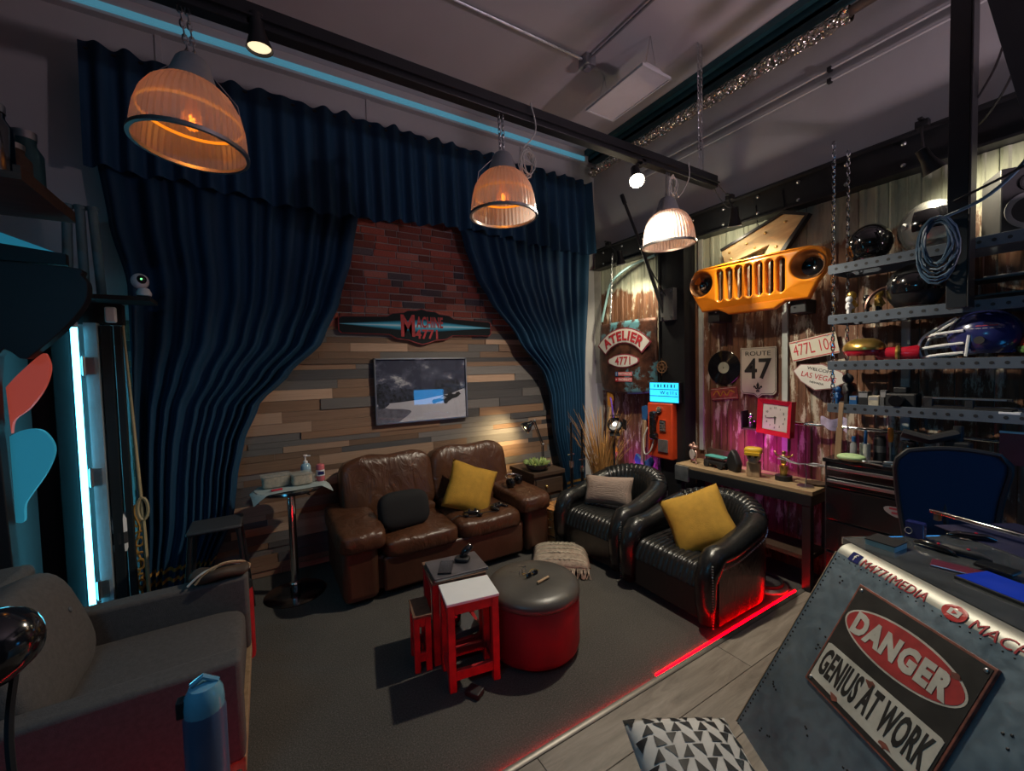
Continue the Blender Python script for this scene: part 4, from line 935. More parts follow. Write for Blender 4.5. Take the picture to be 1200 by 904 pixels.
# arrow sign
ar = thing('arrow_sign', 'weathered wooden arrow sign above the orange grille', 'sign', WR(1.78, 2.56, 3.43, 13))
MB().prism([(-.31, -.06), (.12, -.06), (.0, -.19), (.14, -.19), (.33, .0), (.14, .19), (.0, .19), (.1, .06), (-.31, .06)][:9], 0, .03).build('board', 'bench_face', ar) if 'bench_face' in MATS else MB().prism([(-.31, -.06), (.06, -.06), (-.02, -.15), (.12, -.15), (.33, .02), (.2, .11), (-.31, .07)], 0, .03).build('board', wood('bench_face', (.28, .2, .1), (.45, .34, .18), (2, 10, 10)), ar)
MB().prism([(.33, .02), (.12, -.15), (.14, -.17), (.36, .02), (.22, .13), (-.31, .09), (-.31, .07), (.2, .11)], -.01, .045).build('edge_band', 'steel_black', ar)
for (x, y) in ((-.25, .03), (-.1, .03), (.05, .04), (.2, .05), (-.25, -.03), (-.05, -.03), (.1, -.1)): MB().ell((x, y, .032), (.01, .01, .008)).build('bulb_stud', 'brass', ar, smooth='all')
for x in (-.0, .2): MB().tube([(x, .1, .01), (x + .02, .3, .01)], .003, 5).build('hanger', 'black', ar)
# orange seven slot grille
def circ(cx, cy, r, n=24): return [(cx + r * math.cos(2 * PI * k / n), cy + r * math.sin(2 * PI * k / n)) for k in range(n)]
gl_c = (onX(820, 318, 3.25) + onX(955, 290, 3.25)) / 2
gr = thing('jeep_grille' if False else 'car_grille', 'orange car front grille with seven slots and two headlamp rings on the siding', 'car grille', WR(1.78, 2.3, 3.36, 0) @ RY(0))
outl = [(-.5, .04), (-.49, .1), (-.45, .145), (-.4, .16), (-.2, .165), (.2, .165), (.4, .16), (.45, .145), (.49, .1), (.5, .04), (.49, -.02), (.44, -.1), (.39, -.2), (.25, -.2), (.2, -.225), (.17, -.245), (-.17, -.245), (-.2, -.225), (-.25, -.2), (-.39, -.2), (-.44, -.1), (-.49, -.02)]
def grille_mesh():
    cu = bpy.data.curves.new('grille', 'CURVE'); cu.dimensions = '2D'; cu.fill_mode = 'BOTH'; cu.extrude = .018; cu.bevel_depth = .012; cu.offset = -.012; cu.bevel_resolution = 2
    def sp(p):
        s = cu.splines.new('POLY'); s.points.add(len(p) - 1); s.use_cyclic_u = True
        for q, v in zip(s.points, p): q.co = (v[0], v[1], 0, 1)
    sp(outl)
    for k in range(7):
        x = -.225 + k * .075; w = .026; sl = [(x - w, -.115), (x - w, .1)] + [(x - w + 2 * w * j / 6, .1 + w * .7 * math.sin(PI * j / 6)) for j in range(1, 6)] + [(x + w, .1), (x + w, -.115)] + [(x + w - 2 * w * j / 6, -.115 - w * .7 * math.sin(PI * j / 6)) for j in range(1, 6)]
        sp(sl)
    for s in (-1, 1): sp(circ(s * .385, .03, .1, 32))
    t = bpy.data.objects.new('g', cu); COL.objects.link(t); me = bpy.data.meshes.new_from_object(t.evaluated_get(bpy.context.evaluated_depsgraph_get())); bpy.data.objects.remove(t)
    for v in me.vertices: v.co.z += .1 - .9 * max(0, abs(v.co.x) - .3) ** 2 - .25 * max(0, -v.co.y - .12)
    me.materials.clear(); me.materials.append(MATS['orange_paint']); return me
o = bpy.data.objects.new('grille_panel', grille_mesh()); COL.objects.link(o); o.parent = gr
for s in (-1, 1):
    MB().lathe([(.094, .02), (.094, .04), (.088, .03), (.08, -.01), (.075, -.03), (.07, -.06), (.06, -.07)], 32, TR(s * .385, .03, .075) @ Matrix.Diagonal((1.1, 1.1, 1, 1))).build('headlamp_ring', 'copper', gr, smooth=True)
    MB().lathe([(.065, -.06), (.04, -.075), (1e-5, -.08)], 24, TR(s * .385, .03, .085)).build('headlamp_bowl', 'black_gloss', gr, smooth=True)
    MB().prism([(s * .5, .06), (s * .47, .14), (s * .4, .165), (s * .42, .12), (s * .46, .05)], -.02, .07).build('side_return', 'orange_paint', gr, bev=.008, smooth=True)
    MB().box(s * .31 - .05, s * .31 + .05, -.29, -.19, -.15, .06).build('mount_bracket', 'black', gr, bev=.006)
for k in range(7):
    x = -.225 + k * .075; MB().box(x - .024, x + .024, -.14, .13, .03, .05).build('slot_mesh', 'grille_back', gr) if 'grille_back' in MATS else MB().box(x - .024, x + .024, -.14, .13, .03, .05).build('slot_mesh', M('grille_back', (.05, .035, .025), .3, .4, var=.8, scale=30), gr)
for x in (-.13, 0, .13, .27, -.27): MB().ell((x, -.215, .1), (.006, .006, .004)).build('bolt', 'steel', gr)
gr.matrix_world = WR(1.78, 2.24, 3.34, 0) @ RY(4)
# record, tin signs
rc = thing('vinyl_record', 'black vinyl record with a pale label on the siding', 'record', WR(2.13, 1.562, 3.475))
mb = MB().lathe([(1e-5, 0), (.148, 0), (.15, .002), (.148, .004)] + [(.148 - k * .0042, .004 + (.0012 if k % 2 else 0)) for k in range(1, 22)] + [(.055, .004), (1e-5, .004)], 64); mb.build('disc', 'black_gloss', rc)
MB().lathe([(1e-5, .005), (.05, .005), (.05, .0045)], 32).build('centre_label', M('label_green', (.4, .45, .33), .6), rc); MB().cyl((0, 0, .005), (0, 0, .0065), .006).build('spindle_hole', 'black', rc)
tn = thing('tin_sign', 'small red worn tin sign tilted below the record', 'sign', WR(2.13, 1.335, 3.475, 7))
MB().box(-.125, .125, -.055, .055, 0, .004).build('plate', M('tin_red', (.25, .05, .04), .5, var=.6, scale=22), tn, bev=.002); MB().tube(smoothpts([(-.1, -.01, .005), (-.06, .025, .005), (-.03, -.02, .005), (.0, .02, .005), (.03, -.02, .005), (.06, .02, .005), (.1, .0, .005)]), .005, 5).build('painted_script', 'yellow_fab', tn); MB().box(-.115, .115, -.046, -.042, .004, .006).box(-.115, .115, .042, .046, .004, .006).build('border', 'bone', tn)
rs = thing('route_sign', 'cream road sign reading ROUTE 47 with a lily emblem', 'sign', WR(1.833, 1.53, 3.47))
w, h = .143, .195
so = [(-w, h), (w, h), (w, -h + .03), (w - .02, -h + .005), (.03, -h + .0), (0, -h - .025), (-.03, -h + .0), (-w + .02, -h + .005), (-w, -h + .03)]
M('sign_cream', (.55, .52, .42), .45, var=.06); M('sign_black', (.02, .02, .018), .5)
MB().prism(so, 0, .006).build('plate', 'sign_cream', rs, bev=.001)
MB().tube([(x * .95, y * .95, .007) for x, y in so], .002, 4, True).build('border', 'sign_black', rs)
text('ROUTE', 'lettering', 'sign_black', rs, TR(0, .145, .007), .1, .2, .036); text('47', 'lettering', 'sign_black', rs, TR(0, .02, .007), .1, .215, .17, bold=.002)
fl = MB(); fl.prism([(0, .045), (.012, .02), (.006, -.005), (-.006, -.005), (-.012, .02)], .006, .008, TR(0, -.135, 0)).box(-.022, .022, -.145, -.138, .006, .0085)
for s in (-1, 1): fl.prism([(s * .006, -.01), (s * .02, .012), (s * .03, .018), (s * .036, .004), (s * .028, -.004), (s * .026, .006), (s * .012, -.016)], .006, .0082, TR(0, -.135, 0)).prism([(0, -.012), (s * .016, -.03), (s * .004, -.04)], .006, .0083, TR(0, -.135, 0))
fl.build('lily_emblem', 'sign_black', rs)
lpz = thing('licence_plate', 'cream licence plate with red characters left of the shelves', 'licence plate', WR(1.43, 1.7, 3.45, 11))
MB().box(-.152, .152, -.076, .076, 0, .003).build('plate', 'sign_cream', lpz, bev=.001); text('477L 10d', 'lettering', 'red_print', lpz, TR(0, .005, .0035), .1, .265, .085); MB().box(-.148, .148, -.07, -.064, .003, .005).box(-.148, .148, .064, .07, .003, .005).build('border', 'red_print', lpz)
for x in (-.1, .1): MB().cyl((x, .062, .003), (x, .062, .006), .006, n=8).build('screw', 'steel', lpz)
vg = thing('welcome_sign', 'white pointed tin sign reading LAS VEGAS left of the lower shelf', 'sign', WR(1.38, 1.49, 3.42, -14))
vo = [(-.165, .0), (-.13, .055), (-.06, .07), (.0, .085), (.06, .07), (.13, .055), (.165, .0), (.1, -.06), (.0, -.1), (-.1, -.06)]
MB().prism([(x * 1.05, y * 1.08) for x, y in vo], 0, .008).build('edge', M('vegas_edge', (.3, .14, .14), .5), vg); MB().prism(vo, .0082, .011).build('face', 'offwhite', vg)
text('WELCOME', 'lettering', 'sign_black', vg, TR(0, .045, .0115), .1, .17, .022); text('LAS VEGAS', 'lettering', 'red_print', vg, TR(0, -.005, .0115), .1, .22, .038); text('NEVADA', 'lettering', 'sign_black', vg, TR(0, -.05, .0115), .1, .09, .016)
# red square clock
ck = thing('wall_clock', 'square red framed clock hung above the wooden bench', 'clock', WR(1.63, 1.175, 3.36, -3) @ RY(-10))
w = .135
MB().faces([(-w, -w, .0), (w, -w, 0), (w, w, 0), (-w, w, 0), (-w, -w, .05), (w, -w, .05), (w, w, .05), (-w, w, .05), (-w * .74, -w * .74, .035), (w * .74, -w * .74, .035), (w * .74, w * .74, .035), (-w * .74, w * .74, .035)],
    [(0, 1, 5, 4), (1, 2, 6, 5), (2, 3, 7, 6), (3, 0, 4, 7), (4, 5, 9, 8), (5, 6, 10, 9), (6, 7, 11, 10), (7, 4, 8, 11), (0, 3, 2, 1)]).build('case', 'red_gloss', ck)
MB().box(-w * .74, w * .74, -w * .74, w * .74, .02, .03).build('dial', M('dial', (.5, .47, .42), .5, var=.1), ck)
for k in range(12):
    a = 2 * PI * k / 12; text(str(12 if k == 0 else k), 'numeral', 'sign_black', ck, TR(.076 * math.sin(a), .076 * math.cos(a), .0306), .022)
MB().box(-.003, .003, -.01, .05, .031, .033, RZ(-178)).build('hour_hand', 'sign_black', ck); MB().box(-.002, .002, -.015, .075, .0335, .035, RZ(98)).build('minute_hand', 'sign_black', ck); MB().cyl((0, 0, .03), (0, 0, .037), .006, n=10).build('hub', 'sign_black', ck)
# small wall shelf left of the clock with figurine
sh = thing('wall_shelf', 'tiny wall shelf left of the red clock', 'shelf', WR(1.86, 1.06, 3.48))
MB().box(-.07, .07, -.012, 0, 0, .09).build('board', 'wood_dark', sh); MB().box(-.07, -.06, -.012, .14, 0, .09).build('side', 'black', sh); MB().box(.06, .07, -.012, .14, 0, .09).build('side', 'black', sh)
def figurine(m, label, c1, c2, s=1.0, name='figurine'):
    t = thing(name, label, 'figurine', m @ Matrix.Scale(s, 4))
    MB().cyl((0, 0, 0), (0, 0, .01), .03, n=16).build('base', 'black', t)
    MB().tube([(-.012, 0, .01), (-.012, 0, .045)], .009, 8).tube([(.012, 0, .01), (.012, 0, .045)], .009, 8).build('legs', c2, t, smooth=True)
    MB().sq((0, 0, .065), (.024, .016, .028), .7, .7).build('torso', c1, t, smooth='all'); MB().ell((0, 0, .11), (.02, .02, .022)).build('head', c1, t, smooth='all')
    MB().tube([(-.024, 0, .08), (-.035, -.012, .055)], .007, 6).tube([(.024, 0, .08), (.035, -.012, .055)], .007, 6).build('arms', c1, t, smooth=True)
    return t
figurine(TR(3.43, 1.87, 1.06), 'silver figurine on the tiny wall shelf left of the clock', 'chrome', 'steel', .95)
# ------------------------------------------------------------------ wooden bench and what stands on it
BZ = .72; BX0, BX1, BY0, BY1 = 3.12, 3.46, 1.3, 2.37
bn = thing('wooden_bench', 'narrow wooden workbench with black frame under the red clock', 'workbench', TR(3.29, 1.83, 0))
for k in range(3): MB().box(-.17 + k * .115, -.17 + k * .115 + .112, -.535, .535, BZ - .03, BZ).build('plank', 'wood_bench', bn, bev=.002, seg=1)
MB().box(-.18, .17, -.53, .53, BZ - .1, BZ - .031).build('apron', 'steel_black', bn)
for sx in (-.15, .14):
    for sy in (-.5, .5): MB().box(sx - .025, sx + .025, sy - .025, sy + .025, 0, BZ - .1).build('leg', 'steel_black', bn)
MB().box(-.14, .13, -.5, .5, .22, .25).build('lower_shelf', 'wood_dark', bn)
MB().box(-.19, -.17, .4, .53, BZ - .14, BZ - .01).build('metal_plate', 'galv', bn)
ac = thing('alarm_clock', 'copper coloured skeleton alarm clock at the left end of the bench', 'clock', TR(3.24, 2.27, BZ) @ RZ(60))
MB().tube([(.055 * math.cos(a), 0, .08 + .055 * math.sin(a)) for a in [2 * PI * k / 24 for k in range(24)]], .008, 6, True).build('case_ring', 'copper_pink', ac, smooth=True)
MB().cyl((0, .01, .08), (0, .018, .08), .045, n=20).build('dial', 'dial', ac)
for s in (-1, 1): MB().ell((s * .035, 0, .15), (.024, .024, .018)).build('bell', 'copper_pink', ac, smooth='all'); MB().cyl((s * .03, 0, .035), (s * .05, 0, 0), .007).build('foot', 'copper_pink', ac)
MB().tube([(-.03, 0, .165), (0, 0, .185), (.03, 0, .165)], .005, 6).build('handle', 'copper_pink', ac)
tc_ = thing('toy_car', 'teal roofed toy car on the bench beside the alarm clock', 'toy car', TR(3.25, 2.06, BZ) @ RZ(84))
MB().box(-.1, .1, -.04, .04, .025, .06).build('chassis', 'black', tc_, bev=.008); MB().box(-.095, .085, -.04, .04, .085, .1).build('roof', 'teal_plastic', tc_, bev=.006)
for sx in (-.085, .075):
    for sy in (-.034, .034): MB().cyl((sx, sy, .06), (sx, sy, .088), .005, n=6).build('pillar', 'black', tc_)
for sx in (-.065, .065):
    for sy in (-.05, .036): MB().cyl((sx, sy, .025), (sx, sy + .014, .025), .025, n=16).build('wheel', 'rubber', tc_)
bk = tag(place(MB().box(-.012, .012, -.13, .13, 0, .12).build('leaning_board', 'wood_dark', bev=.003), TR(3.4, 2.12, BZ) @ RY(6)), 'dark low panel leaning on the wall behind the toy car', 'panel')
gd2 = thing('geode', 'pointed grey agate geode standing on the bench', 'geode', TR(3.25, 1.9, BZ) @ RZ(70))
MB().prism([(-.05, 0), (.04, 0), (.065, .06), (.05, .12), (.01, .18), (-.03, .14), (-.065, .07)], -.035, .02, RX(90)).build('rock', 'black', gd2, bev=.012, seg=2, smooth=True)
MB().prism([(-.04, .015), (.03, .015), (.05, .06), (.04, .11), (.008, .16), (-.022, .125), (-.05, .07)], .021, .026, RX(90)).build('cut_face', 'stone', gd2); MB().prism([(-.0, .03), (.02, .04), (.02, .08), (.0, .1), (-.012, .06)], .0265, .029, RX(90)).build('crystal_band', 'amber_wood', gd2)
sk = thing('skull_figure', 'bone coloured bust wearing a yellow visor on a wooden block', 'figurine', TR(3.23, 1.74, BZ) @ RZ(-70))
MB().box(-.045, .045, -.045, .045, 0, .11).build('block', 'wood_light', sk, bev=.004); MB().sq((0, 0, .16), (.05, .055, .05), .8, .8).sq((0, -.035, .125), (.032, .03, .022), .7, .7).build('skull', 'bone', sk, smooth='all')
MB().sq((0, -.02, .2), (.062, .05, .03), .6, .6).box(-.05, .05, -.1, -.05, .175, .195).build('visor', 'yellow_plastic', sk, smooth=True) if 'yellow_plastic' in MATS else MB().sq((0, -.02, .2), (.062, .05, .03), .6, .6).box(-.05, .05, -.1, -.05, .175, .195).build('visor', M('yellow_plastic', (.6, .38, .03), .35), sk, smooth=True)
for s in (-1, 1): MB().ell((s * .02, -.05, .16), (.012, .01, .012)).build('eye_socket', 'black', sk, smooth='all')
tp_ = thing('trophy', 'gold trophy figure with raised arms on a black base', 'trophy', TR(3.28, 1.55, BZ) @ RZ(-80))
MB().cyl((0, 0, 0), (0, 0, .035), .055, n=20).build('base', 'black', tp_); MB().cyl((0, 0, .035), (0, 0, .11), .022, .03).build('pedestal', 'brass', tp_, smooth=True)
MB().sq((0, 0, .15), (.02, .014, .04), .8, .8).ell((0, 0, .205), (.013, .013, .015)).tube([(-.018, 0, .175), (-.05, 0, .185), (-.06, 0, .215)], .007, 6).tube([(.018, 0, .175), (.05, 0, .185), (.06, 0, .2)], .007, 6).build('winged_figure', 'brass', tp_, smooth='all')
ws = thing('wire_sculpture', 'twisted wire bird sculpture on a thin stand at the bench end', 'sculpture', TR(3.22, 1.38, BZ) @ RZ(-80))
MB().cyl((0, 0, 0), (0, 0, .008), .05, n=20).build('base', 'steel', ws); MB().tube(smoothpts([(0, 0, .008), (.006, 0, .08), (-.004, 0, .16)]), .004, 6).build('stem', 'steel', ws, smooth=True)
random.seed(8); mb = MB()
for k in range(7): mb.tube(smoothpts([(-.16 + random.uniform(-.03, .03), random.uniform(-.02, .02), .18 + random.uniform(-.01, .015)), (-.06, random.uniform(-.015, .015), .165 + random.uniform(-.01, .01)), (0, 0, .16), (.06, random.uniform(-.015, .015), .165 + random.uniform(-.01, .01)), (.16 + random.uniform(-.03, .03), random.uniform(-.02, .02), .15 + random.uniform(-.01, .02))]), .003, 5)
mb.build('wings', 'steel', ws, smooth=True)
tag(place(MB().lathe([(1e-5, .0), (.06, 0), (.07, .012), (.06, .014), (1e-5, .008)], 24).build('saucer', 'wood_dark', smooth=True), TR(3.34, 1.36, BZ)), 'shallow dark dish behind the wire sculpture', 'dish')
# things below the bench
sb = thing('round_base_stand', 'heavy round ringed metal stand base on the floor below the bench', 'stand', TR(3.02, 1.56, 0))
MB().lathe([(1e-5, .03), (.05, .03), (.1, .025), (.135, .02), (.15, .01), (.15, 0), (1e-5, 0)], 32).build('base', 'galv', sb, smooth=True); MB().cyl((0, 0, .03), (0, 0, .42), .014).build('stem', 'steel_black', sb, smooth=True); MB().ell((0, 0, .42), (.03, .03, .03)).build('knob', 'chrome', sb, smooth='all')
MB().tube([(.115 * math.cos(a), .115 * math.sin(a), .035) for a in [2 * PI * k / 24 for k in range(24)]], .01, 6, True).build('hose_ring', 'rubber', sb, smooth=True)
mb = MB().tube([Vector((3.1 + .09 * math.cos(a * .5) * (1 - a * .01), 1.84 + .09 * math.sin(a * .5), .02 + a * .003)) for a in range(30)], .012, 6); tag(mb.build('cable_loop', 'rubber', smooth=True), 'dark loop of hose on the floor behind the near tub chair', 'hose')
# ------------------------------------------------------------------ hanging perforated shelves
SY0, SY1 = -.5, 1.2
shz = {'top': 2.19, 'second': 1.875, 'third': 1.585, 'lowest': 1.315}
first = None
for nm, zz in shz.items():
    t = thing('hanging_shelf', {'top': 'topmost black perforated steel shelf holding motorcycle helmets', 'second': 'black perforated steel shelf just below the motorcycle helmets', 'third': 'black perforated steel shelf holding the football helmet', 'lowest': 'lowest black perforated steel shelf above the tool chest'}[nm], 'shelf', TR(3.1, 0, zz), 'hanging perforated shelves')
    if 'shelf_steel' not in MATS: M('shelf_steel', (.1, .12, .15), .45, .3)
    lad = MB().box(0, .014, SY0, SY1, -.006, 0).box(.034, .048, SY0, SY1, -.006, 0)
    for k in range(34): y = SY1 - k * .05; lad.box(.014, .034, y - .028, y, -.006, 0)
    lad.build('perforated_flange', 'shelf_steel', t)
    for x0 in (.11, .2): MB().box(x0, x0 + .06, SY0, SY1, -.006, .0).build('deck_slat', 'shelf_steel', t)
    MB().box(-.004, .0, SY0, SY1, -.045, .012).build('front_angle', 'shelf_steel', t, bev=.001); MB().box(.3, .304, SY0, SY1, -.04, .01).build('rear_angle', 'shelf_steel', t); MB().box(-.004, .304, SY1, SY1 + .004, -.04, .01).build('end_angle', 'shelf_steel', t)
    h = MB()
    for k in range(34): y = SY1 - .04 - k * .05; h.cyl((-.0042, y, -.016), (-.0052, y, -.016), .009, n=8)
    h.build('punched_holes', 'black', t)['kind'] = 'stuff'
for (x, lab) in ((3.12, 'galvanised chain at the front corner of the hanging shelves'), (3.33, 'galvanised chain at the rear corner of the hanging shelves')):
    c = chain_links(MB(), (x, SY1 - .015, 1.3), (x, SY1 - .015, 2.97), .03, .0035, .009).build('shelf_chain', 'chrome'); tag(c, lab, 'chain', 'shelf chains')
pz = tag(MB().box(3.0, 3.07, .58, .655, 1.85, ZC).box(2.985, 3.085, .57, .578, 1.85, ZC).build('shelf_post', 'steel_black', bev=.003), 'black steel post dropping from the ceiling in front of the shelves', 'post')
T1, T2, T3, T4 = shz['top'], shz['second'], shz['third'], shz['lowest']
# motorcycle helmets
def helmet(m, label, shell, visor, open_face=False, s=1.0, cat='helmet'):
    t = thing('motorcycle_helmet', label, cat, m @ Matrix.Scale(s, 4))
    def f(u, v):
        th = 2 * PI * u; ph = -PI * .36 + PI * .86 * v
        r = 1 + .05 * math.cos(th)
        return Vector((.118 * math.cos(ph) * math.cos(th), .14 * math.cos(ph) * math.sin(th) * r, .13 + .132 * math.sin(ph)))
    MB().grid(f, 36, 18).build('shell', shell, t, smooth='all')
    def g(u, v):
        th = -PI / 2 + (u - .5) * 2.5; ph = -.22 + .75 * v
        return Vector((.122 * math.cos(ph) * math.cos(th), .145 * math.cos(ph) * math.sin(th), .13 + .135 * math.sin(ph)))
    MB().grid(g, 20, 8).build('visor', visor, t, smooth='all')
    MB().lathe([(.104, 0), (.112, .006), (.108, .016), (.1, .01), (.104, 0)], 32, TR(0, 0, .005) @ Matrix.Diagonal((1, 1.18, 1, 1))).build('neck_trim', 'rubber', t, smooth=True)
    for sx in (-1, 1): MB().cyl((sx * .112, -.01, .14), (sx * .125, -.01, .14), .016).build('visor_pivot', 'steel', t)
    return t
M('mirror_black', (.02, .02, .022), .04, .6, coat=1, var=.02); M('smoke_visor', (.008, .008, .01), .05, .2, coat=1)
helmet(TR(3.23, 1.04, T1) @ RZ(-60), 'mirror black round helmet at the end of the topmost shelf', 'mirror_black', 'mirror_black', s=.92)
helmet(TR(3.25, .775, T1) @ RZ(-40), 'silver topped black helmet with dark visor beside the mirror black one', 'silver_shell' if 'silver_shell' in MATS else M('silver_shell', (.4, .4, .38), .25, .7), 'smoke_visor', s=1.12)
M('rust_shell', (.16, .08, .06), .35, .5, var=.5)
helmet(TR(3.26, .84, T2) @ RZ(-55), 'dark helmet with a bronze rim and smoked visor on the second shelf', 'steel_black', 'smoke_visor', s=1.05)
tag(place(MB().tube([(.11 * math.cos(a), .0, .13 + .12 * math.sin(a)) for a in [PI * k / 16 for k in range(17)]], .01, 6).build('bronze_hoop', 'rust_shell', smooth=True), TR(3.19, .93, T2 - .1) @ RZ(-55)), 'bronze hoop leaning on the dark helmet of the second shelf', 'hoop')
hm_ = thing('toy_helmet', 'red and gold toy helmet shell on the third shelf', 'toy helmet', TR(3.22, 1.06, T3) @ RZ(-60))
MB().grid(lambda u, v: Vector((.1 * math.cos(-.5 + 2 * v) * math.cos(2 * PI * u), .13 * math.cos(-.5 + 2 * v) * math.sin(2 * PI * u), .075 + .07 * math.sin(-.5 + 2 * v))), 28, 14).build('shell', 'red_gloss', hm_, smooth='all')
MB().grid(lambda u, v: Vector((.106 * math.cos(-.1 + 1.2 * v) * math.cos(PI + 2.6 * u), .136 * math.cos(-.1 + 1.2 * v) * math.sin(PI + 2.6 * u), .082 + .072 * math.sin(-.1 + 1.2 * v))), 22, 10).build('gold_plate', 'gold', hm_, smooth='all')
gn = thing('toy_gauntlet', 'red plastic toy arm guard beside the red and gold shell', 'toy', TR(3.2, .89, T3) @ RZ(10))
MB().lathe([(.02, 0), (.035, .01), (.042, .06), (.04, .12), (.048, .18), (.044, .19)], 20, TR(0, .1, .045) @ RX(90)).build('cuff', 'red_gloss', gn, smooth=True); MB().lathe([(.043, .09), (.05, .1), (.045, .11)], 20, TR(0, .1, .047) @ RX(90)).build('gold_ring', 'gold', gn, smooth=True)
# football helmet
fh = thing('football_helmet', 'navy football helmet with white cage on the third shelf', 'football helmet', TR(3.24, .56, T3) @ RZ(-8))
MB().grid(lambda u, v: Vector((.115 * math.cos(-.75 + 2.3 * v) * math.sin(PI * 2 * u), -.14 * math.cos(-.75 + 2.3 * v) * math.cos(PI * 2 * u), .125 + .135 * math.sin(-.75 + 2.3 * v))) if (.18 > u or u > .82 or v > .48) or True else None, 36, 18).build('shell', 'navy', fh, smooth='all')
def cage(pts, r=.0065): return smoothpts(pts, 5)
cg = MB()
for zz, d in ((.02, .24), (.07, .25), (.135, .225)): cg.tube(smoothpts([(-.11, .04, zz + .02), (-.1, .15, zz + .01), (-.05, d - .02, zz), (0, d, zz), (.05, d - .02, zz), (.1, .15, zz + .01), (.11, .04, zz + .02)]), .007, 6)
for x in (-.035, .035): cg.tube(smoothpts([(x, .235, .015), (x * 1.1, .248, .07), (x * 1.2, .222, .14), (x * .6, .1, .23)]), .007, 6)
for s in (-1, 1): cg.tube([(s * .112, .03, .02), (s * .112, .02, .13)], .007, 6)
cg.build('face_cage', 'white', fh, smooth=True)
MB().cyl((-.117, -.02, .1), (-.123, -.02, .1), .02).build('ear_hole', 'black', fh)
MB().grid(lambda u, v: Vector((-.1185 * math.cos(.35 + .55 * v) * math.cos(-.75 + .9 * u), .144 * math.cos(.35 + .55 * v) * math.sin(-.75 + .9 * u), .115 + .1275 * math.sin(.35 + .55 * v))), 12, 6).build('white_decal', 'offwhite', fh, smooth='all')
MB().grid(lambda u, v: Vector((-.1205 * math.cos(.45 + .12 * v) * math.cos(-.6 + .6 * u), .1465 * math.cos(.45 + .12 * v) * math.sin(-.6 + .6 * u), .115 + .1285 * math.sin(.45 + .12 * v))), 8, 2).build('red_script', 'red_print', fh, smooth='all')
tb_ = thing('toy_ball', 'red and green glossy toy at the right end of the third shelf', 'toy', TR(3.22, .38, T3))
MB().ell((0, 0, .07), (.06, .06, .065)).build('body', M('red_orange', (.6, .06, .03), .25), tb_, smooth='all'); MB().lathe([(.058, .03), (.066, .04), (.066, .06), (.058, .065)], 24).build('green_band', 'green', tb_, smooth=True)
# loudspeaker on the topmost shelf
sp = thing('loudspeaker', 'grey studio loudspeaker on the topmost shelf behind the post', 'loudspeaker', TR(3.28, .46, T1) @ RZ(-62))
MB().box(-.1, .1, -.1, .1, 0, .33).build('cabinet', M('speaker_grey', (.045, .045, .048), .5), sp, bev=.006)
for z_, r in ((.245, .032), (.115, .07)):
    MB().lathe([(r * 1.25, 0), (r * 1.25, .006), (r, .006), (r * .8, -.006), (r * .35, -.018), (r * .3, -.008), (1e-5, -.003)], 28, TR(0, -.1, z_) @ RX(90)).build('driver', 'black' if r < .05 else 'grey', sp, smooth=True)
bx_ = tag(place(MB().box(-.14, .16, -.11, .12, 0, .09).build('amplifier', 'grey', bev=.006), TR(3.22, .12, T1) @ RZ(-75)), 'low grey amplifier box under the cables on the topmost shelf', 'amplifier')
# coil of blue grey cable hanging on the post
pts = []
for k in range(120):
    a = k * .42; pts.append(Vector((2.96 + .012 * math.sin(k * .9), .68 + .062 * math.cos(a) * (1 + .3 * math.sin(k * .061)), 2.17 + .14 * math.sin(a) * (1 + .22 * math.cos(k * .043)) - .03 * math.cos(k * .05))))
cc = thing('cable_coil', 'hanging coil of blue grey cable looped on the shelf post', 'cable', TR(0, 0, 0))
MB().tube(pts, .005, 5).build('coil', M('cable_blue', (.05, .1, .16), .45), cc, smooth=True)
MB().tube(smoothpts([(2.96, .68, 2.3), (2.94, .5, 2.36), (2.9, .36, 2.52), (2.86, .3, 2.8), (2.84, .29, 3.2)]), .008, 6).build('feed_cable', 'cable_blue', cc, smooth=True)
MB().tube(smoothpts([(2.95, .62, 2.37), (2.92, .45, 2.42), (2.88, .3, 2.47)]), .006, 6).build('side_cable', 'black', cc, smooth=True)
# dark folded screen frame, upper right corner
ts = thing('screen_frame', 'black tilted screen hung at the upper right edge', 'screen', TR(2.62, .237, 2.98) @ RZ(-80) @ RY(-11))
MB().box(-.2, .2, -.025, .025, -.5, .5).build('back_cover', 'black', ts, bev=.01); MB().box(-.21, .21, -.03, -.024, -.51, .51).build('bezel', 'charcoal', ts)
cl2 = clamp_spot((2.86, .42, 3.12), (2.95, .3, 2.6), 'black clamp lamp hung beside the tilted screen', (2.8, .36, 3.25), 'black', 1.1)
tag(MB().tube(smoothpts([(2.85, .43, 3.1), (2.98, .5, 2.95), (3.15, .62, 2.85), (3.36, .68, 2.92)]), .005, 5).tube(smoothpts([(2.84, .4, 3.1), (3.0, .45, 2.9), (3.2, .58, 2.8), (3.38, .66, 2.9)]), .005, 5).build('lamp_cable', 'black', smooth=True), 'two black cables sagging from the clamp lamp to the girder', 'cable')
